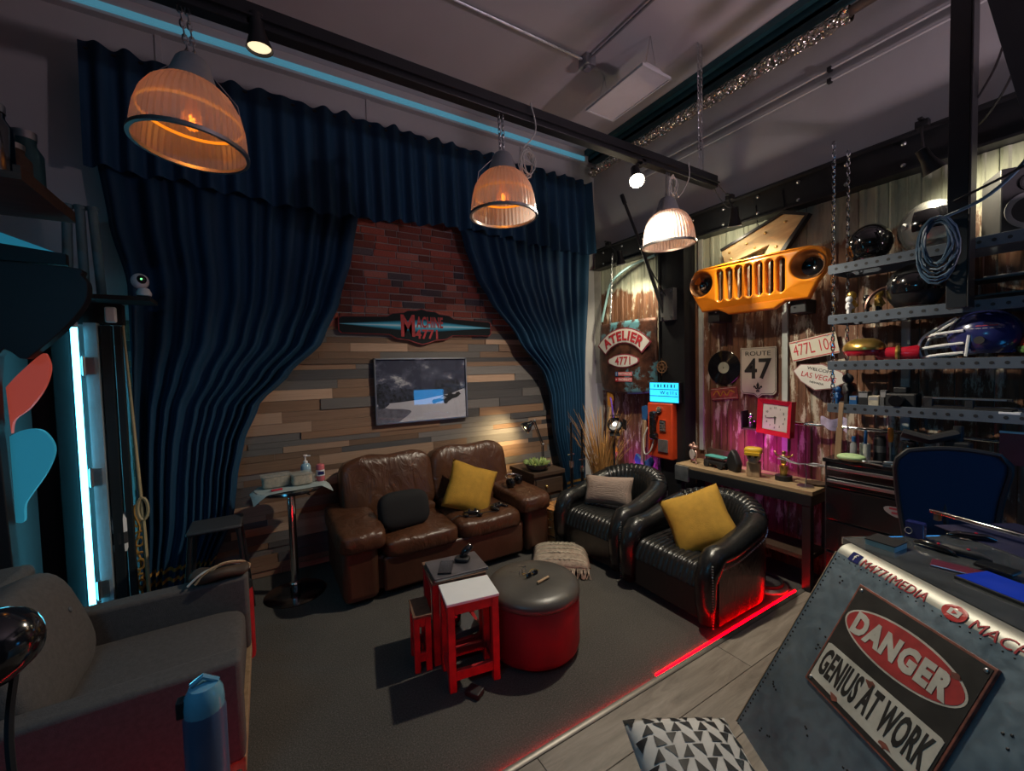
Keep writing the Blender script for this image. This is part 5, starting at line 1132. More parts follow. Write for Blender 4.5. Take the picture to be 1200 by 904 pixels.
# second shelf small things
figurine(TR(3.16, 1.115, T2), 'white small figurine at the chain end of the second shelf', 'white', 'white', .95)
figurine(TR(3.2, 1.04, T2), 'black small figurine between the white and the gold ones', 'black_gloss', 'black', .95)
figurine(TR(3.24, 1.13, T2 + .0), 'gold small figurine behind the white one', 'gold', 'gold', 1.25)
figurine(TR(3.26, 1.0, T2), 'gold and black figurine left of the dark helmet', 'gold', 'black', 1.2)
rk = thing('wire_rack', 'low metal letter rack on the second shelf behind the post', 'rack', TR(3.2, .47, T2) @ RZ(0))
for zz in (.03, .11): MB().box(-.1, .1, -.13, .13, zz, zz + .008).build('tray', 'steel_black', rk)
for sx in (-.09, .09):
    for sy in (-.12, .12): MB().cyl((sx, sy, 0), (sx, sy, .12), .006, n=6).build('post', 'steel', rk)
tag(place(MB().sq((0, 0, .04), (.07, .06, .04), .7, .7).build('red_pouch', M('red_bright', (.6, .02, .05), .4), smooth='all'), TR(3.2, .26, T2)), 'bright red pouch at the right end of the second shelf', 'pouch')
tag(place(MB().box(-.07, .07, -.09, .09, 0, .012).build('grey_tray', 'grey', bev=.003), TR(3.2, .46, T2 + .118)), 'flat grey tray lying on the wire rack', 'tray')
# lowest shelf small things
figurine(TR(3.14, 1.165, T4), 'blue small figurine at the chain end of the lowest shelf', 'blue_plastic', 'blue_plastic', .9)
figurine(TR(3.25, 1.15, T4), 'tall dark figurine with blue head behind the blue one', 'charcoal', 'black', 1.5)
for (y, w, h, mt, lab) in ((1.085, .04, .06, 'blue_plastic', 'small blue box beside the blue figurine'), (1.035, .05, .09, 'black', 'black box between the blue and the tan boxes'), (.985, .05, .065, 'bone', 'small tan box right of the black box on the lowest shelf'), (.94, .03, .1, 'grey_dark', 'narrow dark grey box beside the black camera')):
    t = thing('small_box', lab, 'box', TR(3.17, y, T4)); MB().box(-.03, .03, -w / 2, w / 2, 0, h).build('carton', mt, t, bev=.003); MB().box(-.0305, -.03, -w / 2 + .004, w / 2 - .004, h * .6, h * .9).build('printed_band', 'grey', t)
cmr = thing('old_camera', 'black boxy camera on the lowest shelf', 'camera', TR(3.19, .87, T4))
MB().box(-.05, .05, -.075, .075, 0, .085).build('body', 'black', cmr, bev=.01); MB().box(-.03, .03, -.03, .03, .085, .12).build('viewfinder', 'black', cmr, bev=.006); MB().cyl((-.05, 0, .045), (-.1, 0, .045), .032, n=20).build('lens', 'black_gloss', cmr, smooth=True)
gt = thing('folding_bracket', 'flat black metal bracket lying on the lowest shelf', 'bracket', TR(3.16, .62, T4))
MB().box(-.06, .06, -.18, .14, .0, .02).box(-.06, -.04, -.18, .14, .06, .075).box(-.06, -.04, -.05, -.02, .02, .07).box(-.06, -.04, .1, .14, .02, .07).build('frame', 'black', gt, bev=.003); MB().box(-.062, -.058, -.16, .1, .064, .072).build('steel_edge', 'steel', gt)
for k in range(3): tag(place(MB().box(-.02, .02, -.035, .035, 0, .012).build('white_tag', 'white', bev=.002), TR(3.115, .45 - k * .085, T4 + .0)), ['white tag nearest the black bracket on the lowest shelf', 'white tag second from the black bracket on the lowest shelf', 'white tag third from the black bracket on the lowest shelf'][k], 'tag')
# under the shelves: rail, tools, clip
rl = thing('wall_rail', 'polished steel rail on brackets below the lowest shelf', 'rail', TR(3.4, 1.0, 1.138))
MB().cyl((0, -.7, 0), (0, .55, 0), .012).build('rod', 'chrome', rl, smooth=True)
for y in (-.45, .0, .45): MB().box(-.01, .08, y - .01, y + .01, -.012, .012).build('bracket', 'steel_black', rl)
tag(place(MB().box(-.004, .004, -.016, .016, 0, .2).box(-.003, .003, -.012, .012, .2, .36).build('paint_stirrer', 'wood_light', bev=.001), TR(3.05, 1.13, .98) @ RX(3)), 'pale wooden stick standing at the end of the tool chest', 'stick')
tag(place(MB().grid(lambda u, v: Vector((.02 * math.sin(7 * u), .16 * (u - .5), -.1 * v * (1 - .4 * u) + .01 * math.sin(9 * u))), 12, 8).build('cloth_rag', 'purple_fab', smooth='all'), TR(3.38, 1.28, 1.2)), 'crumpled lilac rag hung over the steel rail', 'rag')
mp_ = thing('magnifier_arm', 'black jointed monitor arm below the lowest shelf', 'monitor arm', TR(3.1, .62, 1.0))
MB().tube([(0, 0, 0), (0, 0, .24)], .02, 8).build('pole', 'black', mp_, smooth=True); MB().tube([(0, 0, .2), (-.05, .1, .16), (-.08, .2, .19)], .026, 8).build('arm', 'black', mp_, smooth=True); MB().box(-.03, .03, -.05, .05, .1, .16).build('joint', 'steel_black', mp_, bev=.01)
rm = thing('hanging_board', 'small red framed panel hung right of the monitor arm', 'panel', WR(.42, 1.12, 3.3)); MB().box(-.09, .09, -.085, .085, 0, .01).build('panel', M('dull_red', (.25, .04, .04), .4), rm); MB().box(-.09, .09, .08, .09, 0, .014).build('top_edge', 'offwhite', rm)
# tool chest
tc2 = thing('tool_chest', 'black tool chest with silver drawer edges under the hanging shelves', 'tool chest', TR(3.03, .62, 0))
MB().box(.0, .4, .14, .57, .06, .96).build('case', 'black', tc2, bev=.006); MB().box(-.01, .41, .13, .58, .96, .985).build('lid', 'black_gloss', tc2, bev=.004)
for (z0, z1) in ((.87, .94), (.81, .86), (.6, .8), (.4, .59), (.12, .39)):
    d = MB().box(-.012, .0,   .15, .56, z0, z1).build('drawer', 'black_gloss', tc2, bev=.003)
    if z0 > .7: MB().box(-.026, -.012,   .16, .55, z1 - .022, z1 - .004).build('drawer_pull', 'steel', d, bev=.002)
st_ = MB().prism([(.075 * math.cos(a), .03 * math.sin(a) + .006 * math.cos(2 * a)) for a in [2 * PI * k / 24 for k in range(24)]], .013, .0145, Matrix(((0, 0, -1, 0), (-1, 0, 0, .2), (0, 1, 0, .74), (0, 0, 0, 1)))).build('oval_sticker', 'grey', tc2)
for k, y in enumerate((.012, -.012)): MB().box(-.05 + .01 * k, .05 - .01 * k, y - .006, y + .006, .0146, .0152, Matrix(((0, 0, -1, 0), (-1, 0, 0, .2), (0, 1, 0, .74), (0, 0, 0, 1)))).build('print_line', 'maroon', st_)
for y in (.2, .5):
    for x in (.06, .36): MB().cyl((x, y - .015, .03), (x, y + .015, .03), .03, n=14).build('caster', 'rubber', tc2)
TZ = .985
tag(place(MB().sq((0, 0, .02), (.06, .07, .022), .8, .9).build('green_rag', 'pale_green', smooth='all'), TR(3.05, 1.06, TZ)), 'pale green rag on the tool chest top', 'rag')
def bottle(m, label, body, cap, r=.02, h=.1, cat='bottle', name='spray_bottle'):
    t = thing(name, label, cat, m)
    MB().lathe([(1e-5, 0), (r, 0), (r, h * .75), (r * .5, h * .9), (r * .5, h)], 16).build('body', body, t, smooth=True); MB().lathe([(r * .6, h * .92), (r * .6, h * 1.2), (1e-5, h * 1.22)], 12).build('cap', cap, t, smooth=True); return t
bottle(TR(3.17, 1.09, TZ), 'slim clear bottle with a blue cap on the tool chest', 'grey', 'blue_plastic', .018, .11)
jr = thing('brush_jar', 'white jar with a blue handled brush on the tool chest', 'jar', TR(3.15, 1.025, TZ)); MB().lathe([(1e-5, 0), (.026, 0), (.026, .1), (.023, .1), (.023, .01)], 18).build('jar', 'offwhite', jr, smooth=True); MB().tube([(0, 0, .02), (.005, 0, .12), (.01, .0, .18)], .008, 6).build('brush_handle', 'blue_plastic', jr)
sd = thing('screwdriver', 'screwdriver with an orange handle standing among the tools', 'screwdriver', TR(3.2, .92, TZ)); MB().cyl((0, 0, 0), (0, 0, .12), .005).build('shaft', 'steel', sd); MB().sq((0, 0, .16), (.014, .014, .045), .6, .8).build('handle', M('orange_plastic', (.8, .25, .02), .35), sd, smooth='all')
mg = thing('round_mug', 'black rounded mug on the tool chest', 'mug', TR(3.16, .83, TZ)); MB().lathe([(1e-5, 0), (.035, 0), (.045, .03), (.045, .12), (.035, .14), (.03, .14), (.038, .11), (.036, .02), (1e-5, .015)], 20).build('body', 'black_gloss', mg, smooth=True); MB().tube([(0, -.043, .1), (0, -.075, .09), (0, -.075, .05), (0, -.044, .04)], .006, 6).build('handle', 'black_gloss', mg)
random.seed(21)
for k in range(6):
    lab = ['spanner lying at the front of the tool chest top', 'pliers lying behind the green rag', 'chisel lying beside the white jar', 'file lying in front of the black mug', 'marker lying beside the spanner', 'short rod lying near the screwdriver'][k]
    nm = ['spanner', 'pliers', 'chisel', 'file', 'marker_pen', 'metal_rod'][k]
    t = thing(nm, lab, nm.replace('_', ' '), TR(3.02 + .05 * (k % 3), .96 - .06 * k, TZ + .002) @ RZ(random.uniform(60, 130)))
    MB().box(-.07, .02, -.005, .005, 0, .008).build('shank', 'steel', t, bev=.002); MB().sq((.05, 0, .008), (.035, .011, .008), .6, .7).build('head', 'grey_dark' if k % 2 else 'steel', t, smooth='all')
bl = thing('black_jar', 'tall black canister between the white jar and the screwdriver', 'canister', TR(3.2, .97, TZ)); MB().lathe([(1e-5, 0), (.03, 0), (.03, .13), (.022, .15), (1e-5, .152)], 18).build('body', 'black', bl, smooth=True); MB().lathe([(.031, .05), (.031, .09)], 18).build('band', 'grey_dark', bl)
# mesh office chair
oc = thing('office_chair', 'blue mesh backed office chair behind the metal desk', 'office chair', TR(2.8, .53, 0) @ RZ(120))
def back(u, v):
    x = (u - .5) * (.39 + .05 * v - .08 * (1 - v)) * (1 - .25 * max(0, (v - .8) / .2) ** 3); return Vector((x, -.17 - .05 * math.sin(PI * v) + .25 * x * x * 2, .56 + .56 * v + .02 * math.cos(3 * (u - .5))))
mshm = glassy('mesh_blue', (.012, .035, .075), .15, .7, .05)
o = MB().grid(back, 20, 20).build('mesh_back', mshm, oc, smooth='all')
fr = [back(k / 12, 1) for k in range(13)] + [back(1, 1 - k / 12) for k in range(1, 13)] + [back(1 - k / 12, 0) for k in range(1, 13)] + [back(0, k / 12) for k in range(1, 12)]
MB().tube(fr, .012, 6, True).build('back_frame', 'black', oc, smooth=True); MB().tube([back(.5, .0) + Vector((0, -.03, 0)), back(.5, .6) + Vector((0, -.03, 0))], .018, 8).build('spine', 'black', oc)
MB().sq((0, .1, .47), (.24, .24, .045), .5, .4).build('seat', 'charcoal', oc, smooth='all'); MB().cyl((0, .1, .08), (0, .1, .44), .025).build('gas_lift', 'chrome', oc, smooth=True); MB().tube([back(.5, .05) + Vector((0, -.03, 0)), (0, -.12, .44), (0, .0, .43)], .016, 8).build('back_bracket', 'black', oc)
for k in range(5):
    a = 2 * PI * k / 5; l_ = MB().tube([(0, .1, .1), (.28 * math.cos(a), .1 + .28 * math.sin(a), .06)], [.025, .016], 8).build('base_leg', 'black', oc, smooth=True); MB().cyl((.28 * math.cos(a) - .012, .1 + .28 * math.sin(a), .028), (.28 * math.cos(a) + .012, .1 + .28 * math.sin(a), .028), .028, n=12).build('caster', 'rubber', l_)
# ------------------------------------------------------------------ riveted metal desk
e_ = Vector((.522, .853, 0)).normalized(); n_ = Vector((-e_.y, e_.x, 0)); C0 = Vector((2.1, .765, .8)); OUT = .4625
ax_, ay_ = -e_, (-n_ * OUT + Vector((0, 0, .8))).normalized(); az_ = ax_.cross(ay_)
DP = Matrix(((ax_.x, ay_.x, az_.x, C0.x), (ax_.y, ay_.y, az_.y, C0.y), (ax_.z, ay_.z, az_.z, C0.z), (0, 0, 0, 1)))
DW, DL = 1.45, .924
dk = thing('metal_desk', 'riveted aluminium clad desk with a sloping front panel', 'desk', DP)
MB().box(0, DW, -DL, -.03, -.025, 0).build('front_panel', 'aluminium', dk)
# rolled upper edge and top, in the same frame: horizontal inward direction is hin
inv = DP.to_3x3().inverted(); hin = (inv @ (-n_)); up = inv @ Vector((0, 0, 1))
prof = [Vector((0, -.03, 0)) + Vector((0, 0, .0))]
c_ = Vector((0, -.03, 0)) - Vector((0, 0, .07)); 
for k in range(9):
    a = k / 8 * math.radians(60); prof.append(c_ + Vector((0, 0, 1)) * .07 * math.cos(a) + (Vector((0, 1, 0)) * .07 * math.sin(a)))
ed = prof[-1]; 
vs = []; 
for x in (0, DW):
    for p in prof: vs.append(Vector((x, p.y, p.z)))
L = len(prof)
MB().faces(vs, [(k, k + 1, L + k + 1, L + k) for k in range(L - 1)]).build('rolled_edge', M('alu_bright', (.4, .4, .36), .5, .7, bmp=.05), dk, smooth='all')
tp0 = Vector((0, ed.y, ed.z)); hv = Vector((0, hin.y, hin.z))
def slab(nm, a, b, x0, x1, t0, t1, mt, par):
    mb = MB(); vs = []
    uv = Vector((0, up.y, up.z))
    for x in (x0, x1):
        for (d, t) in ((a, t0), (b, t0), (b, t1), (a, t1)): p = tp0 + hv * d + uv * t; vs.append(Vector((x, p.y, p.z)))
    return mb.faces(vs, [(0, 1, 2, 3), (7, 6, 5, 4), (0, 4, 5, 1), (1, 5, 6, 2), (2, 6, 7, 3), (3, 7, 4, 0)]).build(nm, mt, par)
slab('edge_gap', .0, .012, 0, DW, -.02, -.006, 'black', dk)
M('desk_top', (.1, .11, .115), .16, .5, coat=.5, var=.4, scale=7)
slab('worktop', .012, .8, -.06, DW, -.03, -.002, 'desk_top', dk)
slab('worktop_edge', .012, .8, -.066, -.06, -.03, .0, 'chrome', dk)
slab('end_panel', .05, .78, .0, .02, -.8, -.031, 'steel_black', dk); slab('end_panel', .05, .78, DW - .02, DW, -.8, -.031, 'steel_black', dk)
# rivets
rv = MB(); random.seed(2)
def rivet(x, y, r=.005): rv.lathe([(1e-5, r * .8), (r * .8, r * .5), (r, 0)], 6, TR(x, y, 0))
for k in range(40): rivet(.012, -.06 - k * .0215, .0045)
for k in range(50): rivet(.02 + k * .028, -.045, .003)
for k in range(46):
    x, y = random.uniform(.05, .9), random.uniform(-.9, -.1)
    if .15 < x < .65 and -.55 < y < -.08: continue
    for j in range(random.choice([2, 3, 4])): rivet(x + random.uniform(-.02, .02), y + random.uniform(-.02, .02), .0045)
r_o = rv.build('rivets', 'black', dk); r_o['kind'] = 'stuff'
mb = MB().box(-.004, .0, -DL, -.03, -.03, .003); mb.build('edge_strip', M('edge_tan', (.4, .3, .2), .4, .4), dk)
# stickers on the rolled edge: they follow the roll
def roll(x, s, off=.0012):   # s = arc length up from the panel top
    if s < 0: return Vector((x, -.03 + s, off))
    a = s / .07; return Vector((x, -.03 + (.07 + off) * math.sin(a), -.07 + (.07 + off) * math.cos(a)))
def rolltext(t_, x0, x1, s0, s1, mt, shear=.15):
    o = text(t_, 'lettering', mt, dk, I4, .1, x1 - x0, s1 - s0, .0004, shear)
    bm = bmesh.new(); bm.from_mesh(o.data); bmesh.ops.triangulate(bm, faces=bm.faces)
    for _ in range(3): bmesh.ops.subdivide_edges(bm, edges=[e for e in bm.edges if e.calc_length() > .008], cuts=1); bmesh.ops.triangulate(bm, faces=bm.faces)
    bm.to_mesh(o.data); bm.free()
    for v in o.data.vertices: p = roll((x0 + x1) / 2 + v.co.x, (s0 + s1) / 2 + v.co.y, .0016 + v.co.z); v.co = p
def rollpatch(nm, pts, mt, off): 
    MB().faces([roll(x, s, off) for x, s in pts], [tuple(range(len(pts)))]).build(nm, mt, dk)
rollpatch('social_badge', [(.06, -.005), (.11, -.005), (.11, .035), (.06, .035)], 'navy', .0028); rolltext('f', .078, .092, .0, .03, 'offwhite', 0)
rolltext('M4771MEDIA', .12, .38, -.005, .03, 'red_print')
rollpatch('video_badge', [(.466 + .036 * math.cos(2 * PI * k / 20), .014 + .027 * math.sin(2 * PI * k / 20)) for k in range(20)], M('badge_red', (.5, .03, .03), .4), .0028); rollpatch('badge_screen', [(.449, .004), (.484, .004), (.484, .025), (.449, .025)], 'offwhite', .0036); rollpatch('play_mark', [(.461, .008), (.475, .0145), (.461, .021)], 'badge_red', .0046)
rolltext('MACHINE 4771', .515, .86, -.005, .03, 'red_print')
# danger sign
ds = thing('danger_sign', 'worn tin sign reading DANGER GENIUS AT WORK on the desk front', 'sign', DP @ TR(.4, -.31, .0))
SWd, SHd = .23, .215
MB().box(-SWd, SWd, -SHd, SHd, .0, .012).build('plate', M('rust_edge', (.2, .06, .04), .6, var=.5, scale=30), ds, bev=.002); MB().box(-SWd + .008, SWd - .008, -SHd + .008, SHd - .008, .0121, .0135).build('black_field', 'danger_black', ds)
ov = [(.212 * math.cos(2 * PI * k / 48), .082 * math.sin(2 * PI * k / 48)) for k in range(48)]
MB().prism(ov, .0136, .0145, TR(.0, .085, 0)).build('oval_border', 'danger_white', ds); MB().prism([(x * .965, y * .92) for x, y in ov], .0146, .0155, TR(0, .085, 0)).build('red_oval', 'danger_red', ds)
text('DANGER', 'lettering', 'danger_white', ds, TR(0, .085, .0165), .1, .345, .085, bold=.006)
MB().prism([(-.215, -.19), (.215, -.19), (.215, -.045), (.205, -.04), (-.205, -.04), (-.215, -.045)], .0136, .015, I4).build('white_field', 'danger_white', ds)
text('GENIUS AT WORK', 'lettering', 'danger_black', ds, TR(0, -.108, .0155), .1, .405, .105, bold=.003)
for (x, y) in ((-.21, .195), (.21, .195), (-.21, -.195), (.21, -.195)): MB().ell((x, y, .014), (.007, .007, .004)).build('screw', 'steel', ds, smooth='all')
random.seed(9)
for (cx, cy, n) in ((.16, .13, 5), (-.02, -.06, 4), (.1, -.18, 6), (-.1, -.185, 4)):
    pl_ = [(cx + random.uniform(.008, .026) * math.cos(2 * PI * k / 9), cy + random.uniform(.006, .016) * math.sin(2 * PI * k / 9)) for k in range(9)]
    MB().prism(pl_, .0156, .0162).build('rust_patch', 'rust_edge', ds)
# things on the desk: positions along the worktop (d = inward, x = along)
WT = DP @ (tp0)
DZ = WT.z - .002
def onDesk(px, py): p = onZ(px, py, DZ); return p
mt_ = onDesk(1130, 655)
ang = math.degrees(math.atan2(-e_.y, -e_.x))
def desk(m_px, dz=0, rot=0): p = onDesk(*m_px); return TR(p.x, p.y, DZ + dz) @ RZ(ang + rot)
dm = tag(place(MB().box(-.3, .3, .0, .38, 0, .004).build('desk_mat', M('mat_blue', (.02, .02, .05), .5), bev=.001), desk((1185, 650))), 'large dark blue desk mat under the mouse', 'desk mat')
tin = thing('pale_notebook', 'pale edged black notebook at the desk corner', 'notebook', desk((1038, 640), 0, 25))
MB().box(-.05, .05, -.05, .05, 0, .022).build('pages', M('pages', (.35, .5, .5), .6), tin); MB().box(-.052, .052, -.052, .052, .022, .026).build('cover', 'black', tin)
cb = thing('blue_carton', 'small dark blue carton standing on the desk behind the notebook', 'carton', desk((1073, 630), 0, 30)); MB().box(-.03, .03, -.02, .02, 0, .07).build('carton', 'navy', cb, bev=.002); MB().tube([(-.018 + .012 * math.cos(a), -.021, .03 + .014 * math.sin(a)) for a in [2 * PI * k / 14 for k in range(14)]], .002, 4, True).build('ring_mark', 'grey', cb)
def penlike(px, L, label, mt, rot, nm): 
    t = thing(nm, label, nm.replace('_', ' '), desk(px, .006, rot)); MB().tube([(-L / 2, 0, .004), (-L * .3, 0, .012), (L * .3, 0, .012), (L / 2, 0, .004)], [.006, .015, .014, .006], 8).build('body', mt, t, smooth=True); MB().ell((L * .1, 0, .026), (.006, .006, .004)).build('button', 'red_gloss', t); return t
penlike((1095, 645), .13, 'black remote control nearest the notebook', 'black_gloss', 20, 'remote_control'); penlike((1138, 633), .15, 'slim black computer mouse on the desk mat', 'black_gloss', 60, 'computer_mouse')
penlike((1128, 652), .16, 'thin dark stylus pen beside the remote control', 'charcoal', 30, 'stylus_pen')
ph = thing('smartphone', 'dark red backed phone lying near the desk edge', 'phone', desk((1122, 668), 0, 40)); MB().box(-.07, .07, -.035, .035, 0, .008).build('body', M('phone_wine', (.15, .03, .05), .2, coat=.5), ph, bev=.003)
tbk = thing('tablet', 'blue glossy tablet at the right edge of the desk', 'tablet', desk((1180, 690), 0, 10)); MB().box(-.09, .15, -.09, .06, 0, .012).build('body', 'black', tbk, bev=.003); MB().box(-.085, .145, -.085, .055, .0121, .0135).build('screen', M('screen_blue', (.01, .03, .3), .08, emit=(.01, .04, .4), es=.25), tbk)
wlt = tag(place(MB().box(-.05, .05, -.035, .035, 0, .014).build('wallet', 'leather_black', bev=.005), desk((1168, 672), .012, 20)), 'black wallet lying above the tablet', 'wallet')
acr = thing('acrylic_bar', 'clear acrylic bar standing along the desk mat', 'acrylic bar', desk((1160, 628), .0, 12)); MB().box(-.22, .22, -.012, .012, .03, .05).build('bar', 'chrome', acr, bev=.006, smooth=True)
for x in (-.19, .19): MB().box(x - .01, x + .01, -.012, .012, 0, .03).build('foot', 'chrome', acr)
# assumed monitor out of view, facing the chair, mirrored in the picture glass
emis('screen_cyan', (.03, .35, .9), 3.0)
def monitor(m, label, w, h):
    t = thing('assumed_monitor', label, 'monitor', m); MB().box(-w / 2, w / 2, -.03, .0, .14, .14 + h).build('back_shell', 'black', t, bev=.006); MB().box(-w / 2 + .01, w / 2 - .01, .0, .004, .15, .13 + h).build('screen', 'screen_cyan', t); MB().box(-.02, .02, -.05, -.03, 0, .3).build('stand', 'black', t); MB().box(-.1, .1, -.1, .05, 0, .012).build('foot', 'black', t)
monitor(TR(2.72, -.2, DZ + .002) @ RZ(4), 'wide monitor with a cyan screen, assumed on the desk out of view', .6, .3)
# triangle patterned pillow on the laminate
tpw = thing('floor_pillow', 'white pillow with black triangles leaning on the desk foot', 'pillow', TR(1.275, .865, .11) @ RZ(-26) @ RX(12) @ RY(6))
MB().pillow(.44, .44, .17, I4, 16, .03).build('cover', M('pillow_white', (.55, .54, .52), .85), tpw, smooth='all')
tri = MB()
def pil_pt(a, b, w=.44, h=.44, t=.17, pinch=.03):
    z = t / 2 * max(0, (1 - abs(a) ** 3.2)) ** .6 * max(0, (1 - abs(b) ** 3.2)) ** .6
    k = 1 - pinch * (1 - abs(a * b)) * (1 if max(abs(a), abs(b)) > .5 else .5)
    return Vector((a * w / 2 * k, b * h / 2 * k, z + .0022))
for r in range(9):
    for c in range(8):
        ca, cb_ = -.87 + c * .25 + (.11 if r % 2 else 0), -.88 + r * .22; s_ = .095; fl_ = 1 if (r + c) % 2 else -1
        if abs(ca) > .9: continue
        A, B_, C_ = [Vector((ca - s_, cb_ - s_ * fl_)), Vector((ca + s_, cb_ - s_ * fl_)), Vector((ca + s_ * .7 * (1 if r % 2 else -1), cb_ + s_ * fl_))]
        N_ = 5; idx = {}; vs = []
        for i in range(N_ + 1):
            for j in range(N_ + 1 - i):
                p = A + (B_ - A) * (i / N_) + (C_ - A) * (j / N_); idx[(i, j)] = len(vs); vs.append(pil_pt(max(-.99, min(.99, p.x)), max(-.99, min(.99, p.y))))
        fs = [(idx[(i, j)], idx[(i + 1, j)], idx[(i, j + 1)]) for i in range(N_) for j in range(N_ - i)] + [(idx[(i + 1, j)], idx[(i + 1, j + 1)], idx[(i, j + 1)]) for i in range(N_) for j in range(N_ - 1 - i)]
        tri.faces(vs, fs)
tri.build('triangle_print', 'black', tpw)
# ------------------------------------------------------------------ grey armchair at the left
gc = thing('grey_armchair', 'square grey woven armchair with wooden base at the left', 'armchair', TR(-.54, 2.22, 0))
for s in (-1, 1): MB().box(-.42, .42, s * .37 - .05, s * .37 + .05, .16, .55).build('arm', 'grey_weave', gc, bev=.018, seg=3, smooth=True)
MB().box(-.36, .4, -.32, .32, .16, .26).build('seat_frame', 'grey_weave', gc, bev=.01)
MB().sq((.04, 0, .335), (.37, .315, .085), .35, .25).build('seat_cushion', 'grey_weave', gc, smooth='all')
MB().box(-.5, -.36, -.42, .42, .16, .8, RY(-0)).build('backrest', 'grey_weave', gc, bev=.03, seg=3, smooth=True)
bc = MB().sq((0, 0, 0), (.1, .3, .24), .6, .4, TR(-.26, -.02, .6) @ RY(-18)).build('back_cushion', 'grey_weave', gc, smooth='all')
for (y, z) in ((-.1, .62), (.12, .64)): MB().ell((0, 0, 0), (.004, .012, .012), TR(-.26, y, z) @ RY(-18) @ TR(.088, 0, 0)).build('button', 'grey_dark', bc, smooth='all')
MB().box(-.45, .42, -.4, .4, .1, .16).build('wood_plinth', 'wood_light', gc, bev=.004)
for sx in (-.4, .36):
    for sy in (-.36, .36): MB().cyl((sx, sy, .11), (sx + .03 * (1 if sx > 0 else -1), sy, 0), .024, .016).build('leg', 'wood_light', gc, smooth=True)
# folded jacket and straps on the far arm
jk = thing('folded_jacket', 'rumpled brown jacket lying on the far arm of the grey armchair', 'jacket', TR(-.24, 2.58, .555))
MB().sq((0, 0, .03), (.13, .06, .03), .8, .8).build('bundle', 'wood_dark', jk, smooth='all'); wobble(jk.children[0], .012, 30, 3)
for k in range(3): MB().tube(smoothpts([(-.13 + k * .03, -.04, .01), (-.06 + k * .03, -.03, .06 + .01 * k), (.05 + k * .02, 0, .065), (.13, .02 * k, .02)]), .006, 5).build('strap', 'wood_light' if k else 'offwhite', jk, smooth=True)
rb = thing('red_canister', 'narrow red canister standing behind the grey armchair front', 'canister', TR(-.14, 2.74, 0)); MB().lathe([(1e-5, 0), (.03, 0), (.034, .02), (.034, .36), (.03, .4), (1e-5, .4)], 20).build('body', 'red_paint', rb, smooth=True); MB().lathe([(.03, .4), (.03, .44), (1e-5, .45)], 14).build('cap', 'black', rb, smooth=True)
# unseen side table added just below the view to hold lamp and bottle
nt = thing('added_side_table', 'unseen dark side table added to hold the water bottle and black lamp', 'side table', TR(-.33, .93, 0))
MB().box(-.25, .25, -.2, .16, .69, .715).build('top', 'wood_dark', nt, bev=.004)
for sx in (-.22, .22):
    for sy in (-.17, .13): MB().box(sx - .02, sx + .02, sy - .02, sy + .02, 0, .69).build('leg', 'wood_dark', nt)
wb_ = thing('water_bottle', 'blue grey steel water bottle with a clear lid, front left', 'bottle', TR(-.135, 1.04, .715))
M('bottle_blue', (.1, .15, .28), .35, .5)
MB().lathe([(1e-5, 0), (.034, 0), (.037, .006), (.037, .19), (.034, .205), (1e-5, .205)], 28).build('flask', 'bottle_blue', wb_, smooth=True)
lid = MB().lathe([(.035, .2), (.035, .215), (.033, .235), (.025, .25), (1e-5, .255)], 24).build('lid', M('lid_clear', (.12, .3, .42), .15, coat=.5), wb_, smooth=True)
MB().box(-.045, -.028, -.012, .012, .2, .235).build('latch', 'black', lid, bev=.003); MB().tube([(-.02, 0, .255), (0, 0, .268), (.025, 0, .25)], .006, 6).build('carry_loop', 'lid_clear', lid, smooth=True)
ll = thing('black_desk_lamp', 'glossy black desk lamp at the left edge, front', 'desk lamp', TR(-.4, .98, .715))
p_ = Vector((.035, .02, .455)); 
MB().lathe([(1e-5, 0), (.06, 0), (.06, .012), (1e-5, .02)], 24).build('base', 'black', ll, smooth=True)
MB().tube(smoothpts([(.06, .0, .02), (.03, .0, .12), (.02, .0, .3), (.03, .01, .42)]), .006, 6).build('stem', 'black', ll, smooth=True)
MB().lathe([(1e-5, .07), (.02, .068), (.045, .05), (.062, .015), (.066, -.02), (.06, -.022), (.055, .01), (1e-5, .03)], 24, TR(.0, 0, .46) @ RY(70) @ RX(15)).build('lamp_shade', 'black_gloss', ll, smooth=True)
# ------------------------------------------------------------------ bar table with snacks, stool
bt = thing('bar_table', 'round chrome column table with snacks beside the left curtain', 'table', TR(.13, 3.36, 0))
MB().lathe([(1e-5, .012), (.06, .02), (.19, .008), (.205, .003), (.205, 0), (1e-5, 0)], 40).build('base', 'chrome_dark' if 'chrome_dark' in MATS else M('chrome_dark', (.12, .13, .14), .15, 1, var=.02), bt, smooth=True)
MB().lathe([(.03, .01), (.036, .03), (.03, .06), (.036, .075), (.022, .09), (.02, .14)], 20).build('collar', 'chrome', bt, smooth=True); MB().cyl((0, 0, .08), (0, 0, .77), .026, n=20).build('column', 'chrome', bt, smooth=True); MB().lathe([(1e-5, .77), (.22, .77), (.235, .782), (.23, .795), (1e-5, .795)], 40).build('top', 'black_gloss', bt, smooth=True); MB().cyl((.04, -.02, .755), (.12, -.05, .72), .005).build('lever', 'chrome', bt)
TT = .795
def cloth_fn(u, v):
    x, y = (u - .5) * .5, (v - .5) * .3; r = math.hypot(x, y); z = .003 if r < .225 else .003 - (r - .225) * .9
    return Vector((x, y, z + .002 * math.sin(20 * x) * math.sin(17 * y)))
tag(place(MB().grid(cloth_fn, 26, 18).build('placemat', M('cloth_pale', (.32, .38, .38), .8), smooth='all'), TR(.13, 3.34, TT) @ RZ(8)), 'pale cloth mat spread over the bar table', 'cloth')
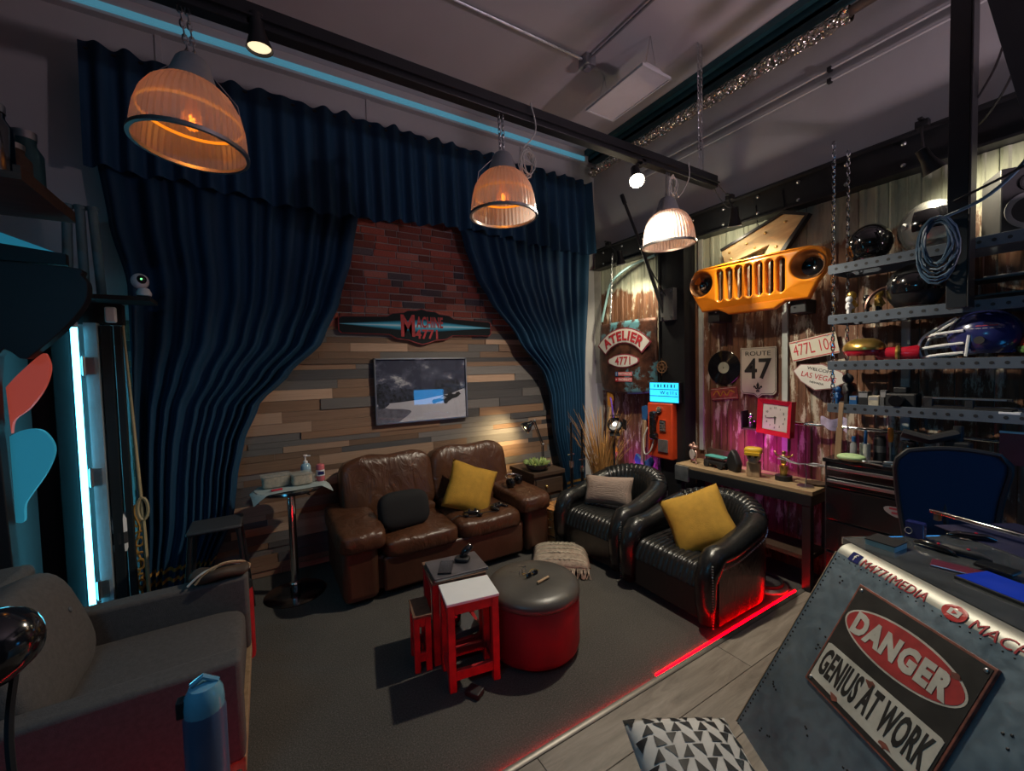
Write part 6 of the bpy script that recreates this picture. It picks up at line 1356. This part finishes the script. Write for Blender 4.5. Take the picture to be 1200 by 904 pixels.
def tub(m, label, w, d, h, content):
    t = thing('food_tub', label, 'food container', m)
    MB().sq((0, 0, h * .45), (w, d, h * .45), .25, .3).build('contents', content, t, smooth='all'); MB().sq((0, 0, h * .5), (w * 1.06, d * 1.06, h * .5), .25, .3).build('clear_wall', 'clear_plastic', t, smooth='all')
    MB().sq((0, 0, h), (w * 1.12, d * 1.12, .006), .3, .3).build('lid', 'clear_plastic', t, smooth='all'); return t
glassy('clear_plastic', (.85, .85, .82), .78, .1, .4)
M('snack_tan', (.42, .33, .22), .8, var=.35, scale=60, bmp=.4)
tub(TR(.04, 3.38, TT + .005) @ RZ(6), 'long clear tub of tan snacks on the bar table', .085, .05, .085, 'snack_tan'); tub(TR(.2, 3.35, TT + .005) @ RZ(6), 'domed clear tub of tan snacks in the middle of the bar table', .065, .055, .08, 'snack_tan')
pb = thing('pump_bottle', 'clear pump dispenser bottle behind the snack tubs', 'bottle', TR(.24, 3.47, TT + .004)); MB().lathe([(1e-5, 0), (.034, 0), (.036, .01), (.036, .1), (.025, .12), (.012, .125)], 18).build('body', M('gel_blue', (.3, .45, .55), .15), pb, smooth=True); MB().lathe([(.016, .12), (.016, .14), (.005, .145), (.005, .175), (.014, .178), (.014, .188), (1e-5, .19)], 12).build('pump', 'white', pb, smooth=True); MB().tube([(0, 0, .182), (.035, -.01, .178)], .005, 6).build('spout', 'white', pb)
cn = thing('drink_can', 'pink and white drink can on the right of the bar table', 'can', TR(.33, 3.36, TT + .004)); MB().lathe([(1e-5, 0), (.024, 0), (.029, .008), (.029, .115), (.024, .124), (1e-5, .122)], 20).build('body', 'pink', cn, smooth=True); MB().lathe([(.0294, .04), (.0294, .085)], 20).build('white_band', 'white', cn, smooth=True); MB().box(-.022, .022, -.0302, -.0292, .05, .075).build('logo_panel', 'navy', cn)
tag(place(MB().box(-.035, .035, -.012, .012, 0, .014).build('red_lighter', 'red_gloss', bev=.004), TR(.04, 3.25, TT + .004) @ RZ(8)), 'small red lighter at the front of the bar table mat', 'lighter')
gb = thing('glass_cup', 'low clear glass between the domed tub and the can', 'glass', TR(.275, 3.37, TT + .004)); MB().lathe([(1e-5, 0), (.024, 0), (.028, .06), (.026, .06), (.022, .006), (1e-5, .005)], 16).build('cup', 'clear_plastic', gb, smooth=True)
# black bar stool behind the grey armchair
bs = thing('bar_stool', 'black metal stool between the left curtain and the bar table', 'stool', TR(-.3, 3.17, 0))
MB().box(-.14, .14, -.13, .13, .65, .675).build('seat', 'charcoal', bs, bev=.012, seg=3, smooth=True)
for sx in (-1, 1):
    for sy in (-1, 1): MB().tube([(sx * .12, sy * .11, .65), (sx * .17, sy * .16, 0)], .013, 8).build('leg', 'steel_black', bs, smooth=True)
for zz in (.25,):
    k = .12 + .05 * (1 - zz / .65); q = .11 + .05 * (1 - zz / .65)
    for s in (-1, 1): MB().tube([(-k, s * q, zz), (k, s * q, zz)], .008, 6).tube([(s * k, -q, zz), (s * k, q, zz)], .008, 6).build('foot_rail', 'steel_black', bs)
# ------------------------------------------------------------------ doorway at the far left
dr = thing('door_1', None, None, TR(-.9, 3.32, 0)); dr['kind'] = 'structure'
M('door_paint', (.014, .018, .02), .6); M('jamb_paint', (.32, .38, .42), .5)
MB().box(.02, .075, -.02, .05, 0, 1.93).build('jamb', 'jamb_paint', dr); MB().box(-.12, -.05, .0, .05, 0, 1.98).build('door_edge', 'door_paint', dr); MB().box(.085, .13, .0, .05, 0, 1.92).build('casing_board', 'door_paint', dr); MB().box(.14, .17, .02, .06, 0, 1.92).build('casing_board', 'door_paint', dr); MB().box(-.44, .18, .03, .1, 1.93, 2.05).build('head', 'wall_dark', dr); MB().box(-.44, -.13, .05, .09, 0, 1.93).build('leaf', 'wall_dark', dr)
for z in (1.68, 1.03, .36):
    h = MB().box(-.02, .06, -.026, -.021, z - .05, z + .05).build('hinge', 'galv', dr); MB().cyl((.015, -.03, z - .055), (.015, -.03, z + .055), .008, n=10).build('hinge_pin', 'steel', h)
emis('cyan_tube', (.12, .72, 1), 8)
lt_ = thing('light_tube', 'bright cyan light tube fixed upright along the door jamb', 'light tube', TR(-.905, 3.29, .2)); MB().cyl((-.01, 0, 0), (-.01, 0, 1.72), .015, n=14).build('tube', 'cyan_tube', lt_, smooth=True)
for z in (.0, 1.7): MB().cyl((-.01, 0, z), (-.01, 0, z + .03), .018, n=12).build('end_cap', 'white', lt_)
# fire extinguisher strip / pole at curtain edge
gp2 = thing('wood_pole', 'slim tan wooden pole standing against the curtain edge', 'pole', TR(-.7, 3.4, 0)); MB().tube([(-.03, 0, 1.95), (-.01, 0, 1.3), (.01, 0, .6), (.015, 0, .0)], [.006, .009, .011, .011], 8).build('shaft', M('pole_tan', (.45, .36, .2), .5), gp2, smooth=True); MB().tube([(.01 + .025 * math.cos(a), -.01, .78 + .07 * math.sin(a)) for a in [2 * PI * k / 16 for k in range(16)]], .01, 6, True).build('hand_loop', 'pole_tan', gp2)
fe = thing('spray_can', 'white labelled canister hung beside the wooden pole', 'canister', TR(-.79, 3.36, .55)); MB().lathe([(1e-5, 0), (.035, 0), (.04, .02), (.04, .2), (.02, .24), (1e-5, .25)], 18).build('body', 'white', fe, smooth=True); MB().lathe([(.041, .05), (.041, .12)], 18).build('label_band', 'charcoal', fe, smooth=True); MB().cyl((0, .04, .1), (0, .1, .1), .01).build('hook', 'steel', fe)
# security camera and small box
sc_ = thing('security_camera', 'white round security camera at the curtain edge', 'security camera', TR(-.6, 3.2, 2.13))
MB().ell((0, 0, .04), (.042, .042, .045)).build('head', 'white', sc_, smooth='all'); MB().lathe([(1e-5, -.045), (.034, -.045), (.036, -.03), (.026, -.005), (.02, .0)], 20, TR(.015, 0, 0)).build('base', 'white', sc_, smooth=True); MB().ell((.012, -.028, .045), (.024, .02, .026)).build('lens_face', 'black_gloss', sc_, smooth='all'); MB().ell((.016, -.05, .045), (.005, .004, .005)).build('status_light', emis('green_dot', (.2, 1, .3), 2), sc_, smooth='all')
tag(place(MB().box(-.025, .025, -.015, .015, -.045, .045).build('wall_sensor', 'white', bev=.01, seg=3, smooth=True), TR(-.74, 3.22, 1.97)), 'small white rounded wall sensor above the door', 'sensor')
shl = tag(MB().box(-1.2, -.55, 3.15, 3.35, 2.05, 2.075).build('corner_shelf', 'wall_dark'), 'dark narrow shelf over the doorway below the camera', 'shelf')
# arcade style cabinet at the left edge
ab = thing('arcade_cabinet', 'black arcade cabinet with a bulging hood and glowing side shapes at the left edge', 'cabinet', TR(-1.215, 2.75, -.4) @ Matrix.Diagonal((1.25, 1.25, 1.25, 1)))
hood_o = [(-.35, 2.4), (-.2, 2.28), (.33, 2.085), (.385, 2.05), (.415, 2.0), (.42, 1.95), (.4, 1.88), (.34, 1.78), (.25, 1.68), (.17, 1.61), (.165, 1.55), (.16, 0), (-.35, 0)]
def sm2(p, k=5): return [(v.x, v.y) for v in smoothpts([(x, y, 0) for x, y in p], k)]
XZ = Matrix(((1, 0, 0, 0), (0, 0, -1, 0), (0, 1, 0, 0), (0, 0, 0, 1)))
hood_o = [(x, z) for x, z in hood_o if True]
MB().prism(sm2([(-.1, 2.02), (.36, 2.02), (.405, 1.99), (.42, 1.95), (.405, 1.88), (.34, 1.78), (.25, 1.68), (.17, 1.6), (.165, .325), (-.1, .325), (-.1, 2.02)], 5), .0, .05, XZ).build('side_panel', 'black', ab, bev=.004)
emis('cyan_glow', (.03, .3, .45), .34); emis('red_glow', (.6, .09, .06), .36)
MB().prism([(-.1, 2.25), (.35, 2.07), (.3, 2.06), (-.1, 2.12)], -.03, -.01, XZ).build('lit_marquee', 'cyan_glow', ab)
MB().prism([(-.1, 2.12), (.36, 2.07), (.36, 2.03), (-.1, 2.03)], .0, .03, XZ).build('hood_panel', 'black', ab)
MB().prism(sm2([(.165, 1.58), (.2, 1.63), (.26, 1.7), (.275, 1.69), (.28, 1.64), (.26, 1.57), (.22, 1.5), (.18, 1.46), (.17, 1.41)]), -.05, -.03, XZ).build('red_lit_shape', 'red_glow', ab)  # lit things behind the panel edge, imitated by glowing red and cyan shapes
MB().prism(sm2([(.165, 1.4), (.2, 1.42), (.245, 1.415), (.272, 1.37), (.275, 1.32), (.25, 1.25), (.21, 1.18), (.19, 1.14), (.185, 1.08), (.165, 1.08)]), -.05, -.03, XZ).build('cyan_lit_shape', 'cyan_glow', ab)
MB().box(-.1, .1, .03, .4, .325, 1.9).build('carcass', 'black', ab)
# dim shelf with jars above the cabinet
up_ = thing('wall_rack', 'dark rack high on the left wall holding glass jars', 'rack', TR(-1.34, 2.5, 2.33)); MB().box(0, .62, -.3, .2, 0, .025).build('board', 'wood_dark', up_); MB().box(.6, .62, -.3, .2, .025, .05).build('front_lip', 'wood_dark', up_)
for (x, y, h, mt, lab) in ((-.84, 2.36, .28, 'chrome_dark', 'dark glass jar nearest the viewer on the left wall rack'), (-.84, 2.5, .2, 'wood_dark', 'brown jar second on the left wall rack'), (-.84, 2.62, .3, 'teal_metal', 'teal canister at the far end of the left wall rack')):
    t = thing('storage_jar', lab, 'jar', TR(x, y, 2.355)); MB().lathe([(1e-5, 0), (.05, 0), (.055, .02), (.055, h * .75), (.035, h * .88), (.035, h)], 20).build('body', mt, t, smooth=True); MB().lathe([(.038, h * .95), (.038, h * 1.06), (1e-5, h * 1.07)], 16).build('lid', 'galv', t, smooth=True)
for k in range(3): tag(place(MB().cyl((0, 0, 0), (0, 0, .5), .022, n=14).cyl((0, 0, .5), (0, 0, .52), .026, n=14).build('rolled_poster', M('tube_teal', (.1, .2, .22), .6) if 'tube_teal' not in MATS else 'tube_teal', smooth=True), TR(-.93 + k * .07, 3.3, 2.075) @ RY(2 - k * 2)), ['leftmost teal poster tube above the doorway', 'middle teal poster tube above the doorway', 'rightmost teal poster tube above the doorway'][k], 'tube')

# unseen uplighter, added behind the viewer to brighten the ceiling
ul = thing('added_uplighter', 'unseen uplighter added behind the viewer to brighten the ceiling', 'added lamp', TR(2.9, -1.2, 0))
MB().lathe([(1e-5, .02), (.13, .015), (.14, 0), (1e-5, 0)], 28).build('base', 'black', ul, smooth=True); MB().cyl((0, 0, .02), (0, 0, 1.75), .014).build('pole', 'black', ul, smooth=True); MB().lathe([(1e-5, 1.74), (.05, 1.75), (.14, 1.83), (.16, 1.86), (.15, 1.86), (.1, 1.81), (1e-5, 1.79)], 28).build('bowl', 'black', ul, smooth=True)
MB().ell((0, 0, 1.825), (.05, .05, .03)).build('bulb', 'lamp_white', ul, smooth='all')
light('ceiling_fill_light', 'SPOT', (2.9, -1.2, 1.88), 145, (1, .76, .86), aim=(2.5, -.2, 4.1), size=.08, angle=135, blend=.6)

# unseen cyan batten added on the left wall to tint chair arms and desk
cb2 = thing('light_tube', 'long unseen cyan light tube added along the left wall to tint the armchair and desk', 'light tube', TR(-1.31, .7, 2.3)); MB().cyl((0, -1.0, 0), (0, 1.0, 0), .016, n=12).build('tube', emis('added_cyan_batten', (.08, .6, 1), 1), cb2, smooth=True)
for y in (-1.03, 1.0): MB().cyl((0, y, 0), (0, y + .03, 0), .02, n=12).build('end_cap', 'white', cb2)
a_ = light('added_cyan_light', 'AREA', (-1.28, .7, 2.3), 12, (.1, .6, 1), aim=(-.1, 1.6, .3), size=1.6); a_.data.shape = 'RECTANGLE'; a_.data.size_y = .05
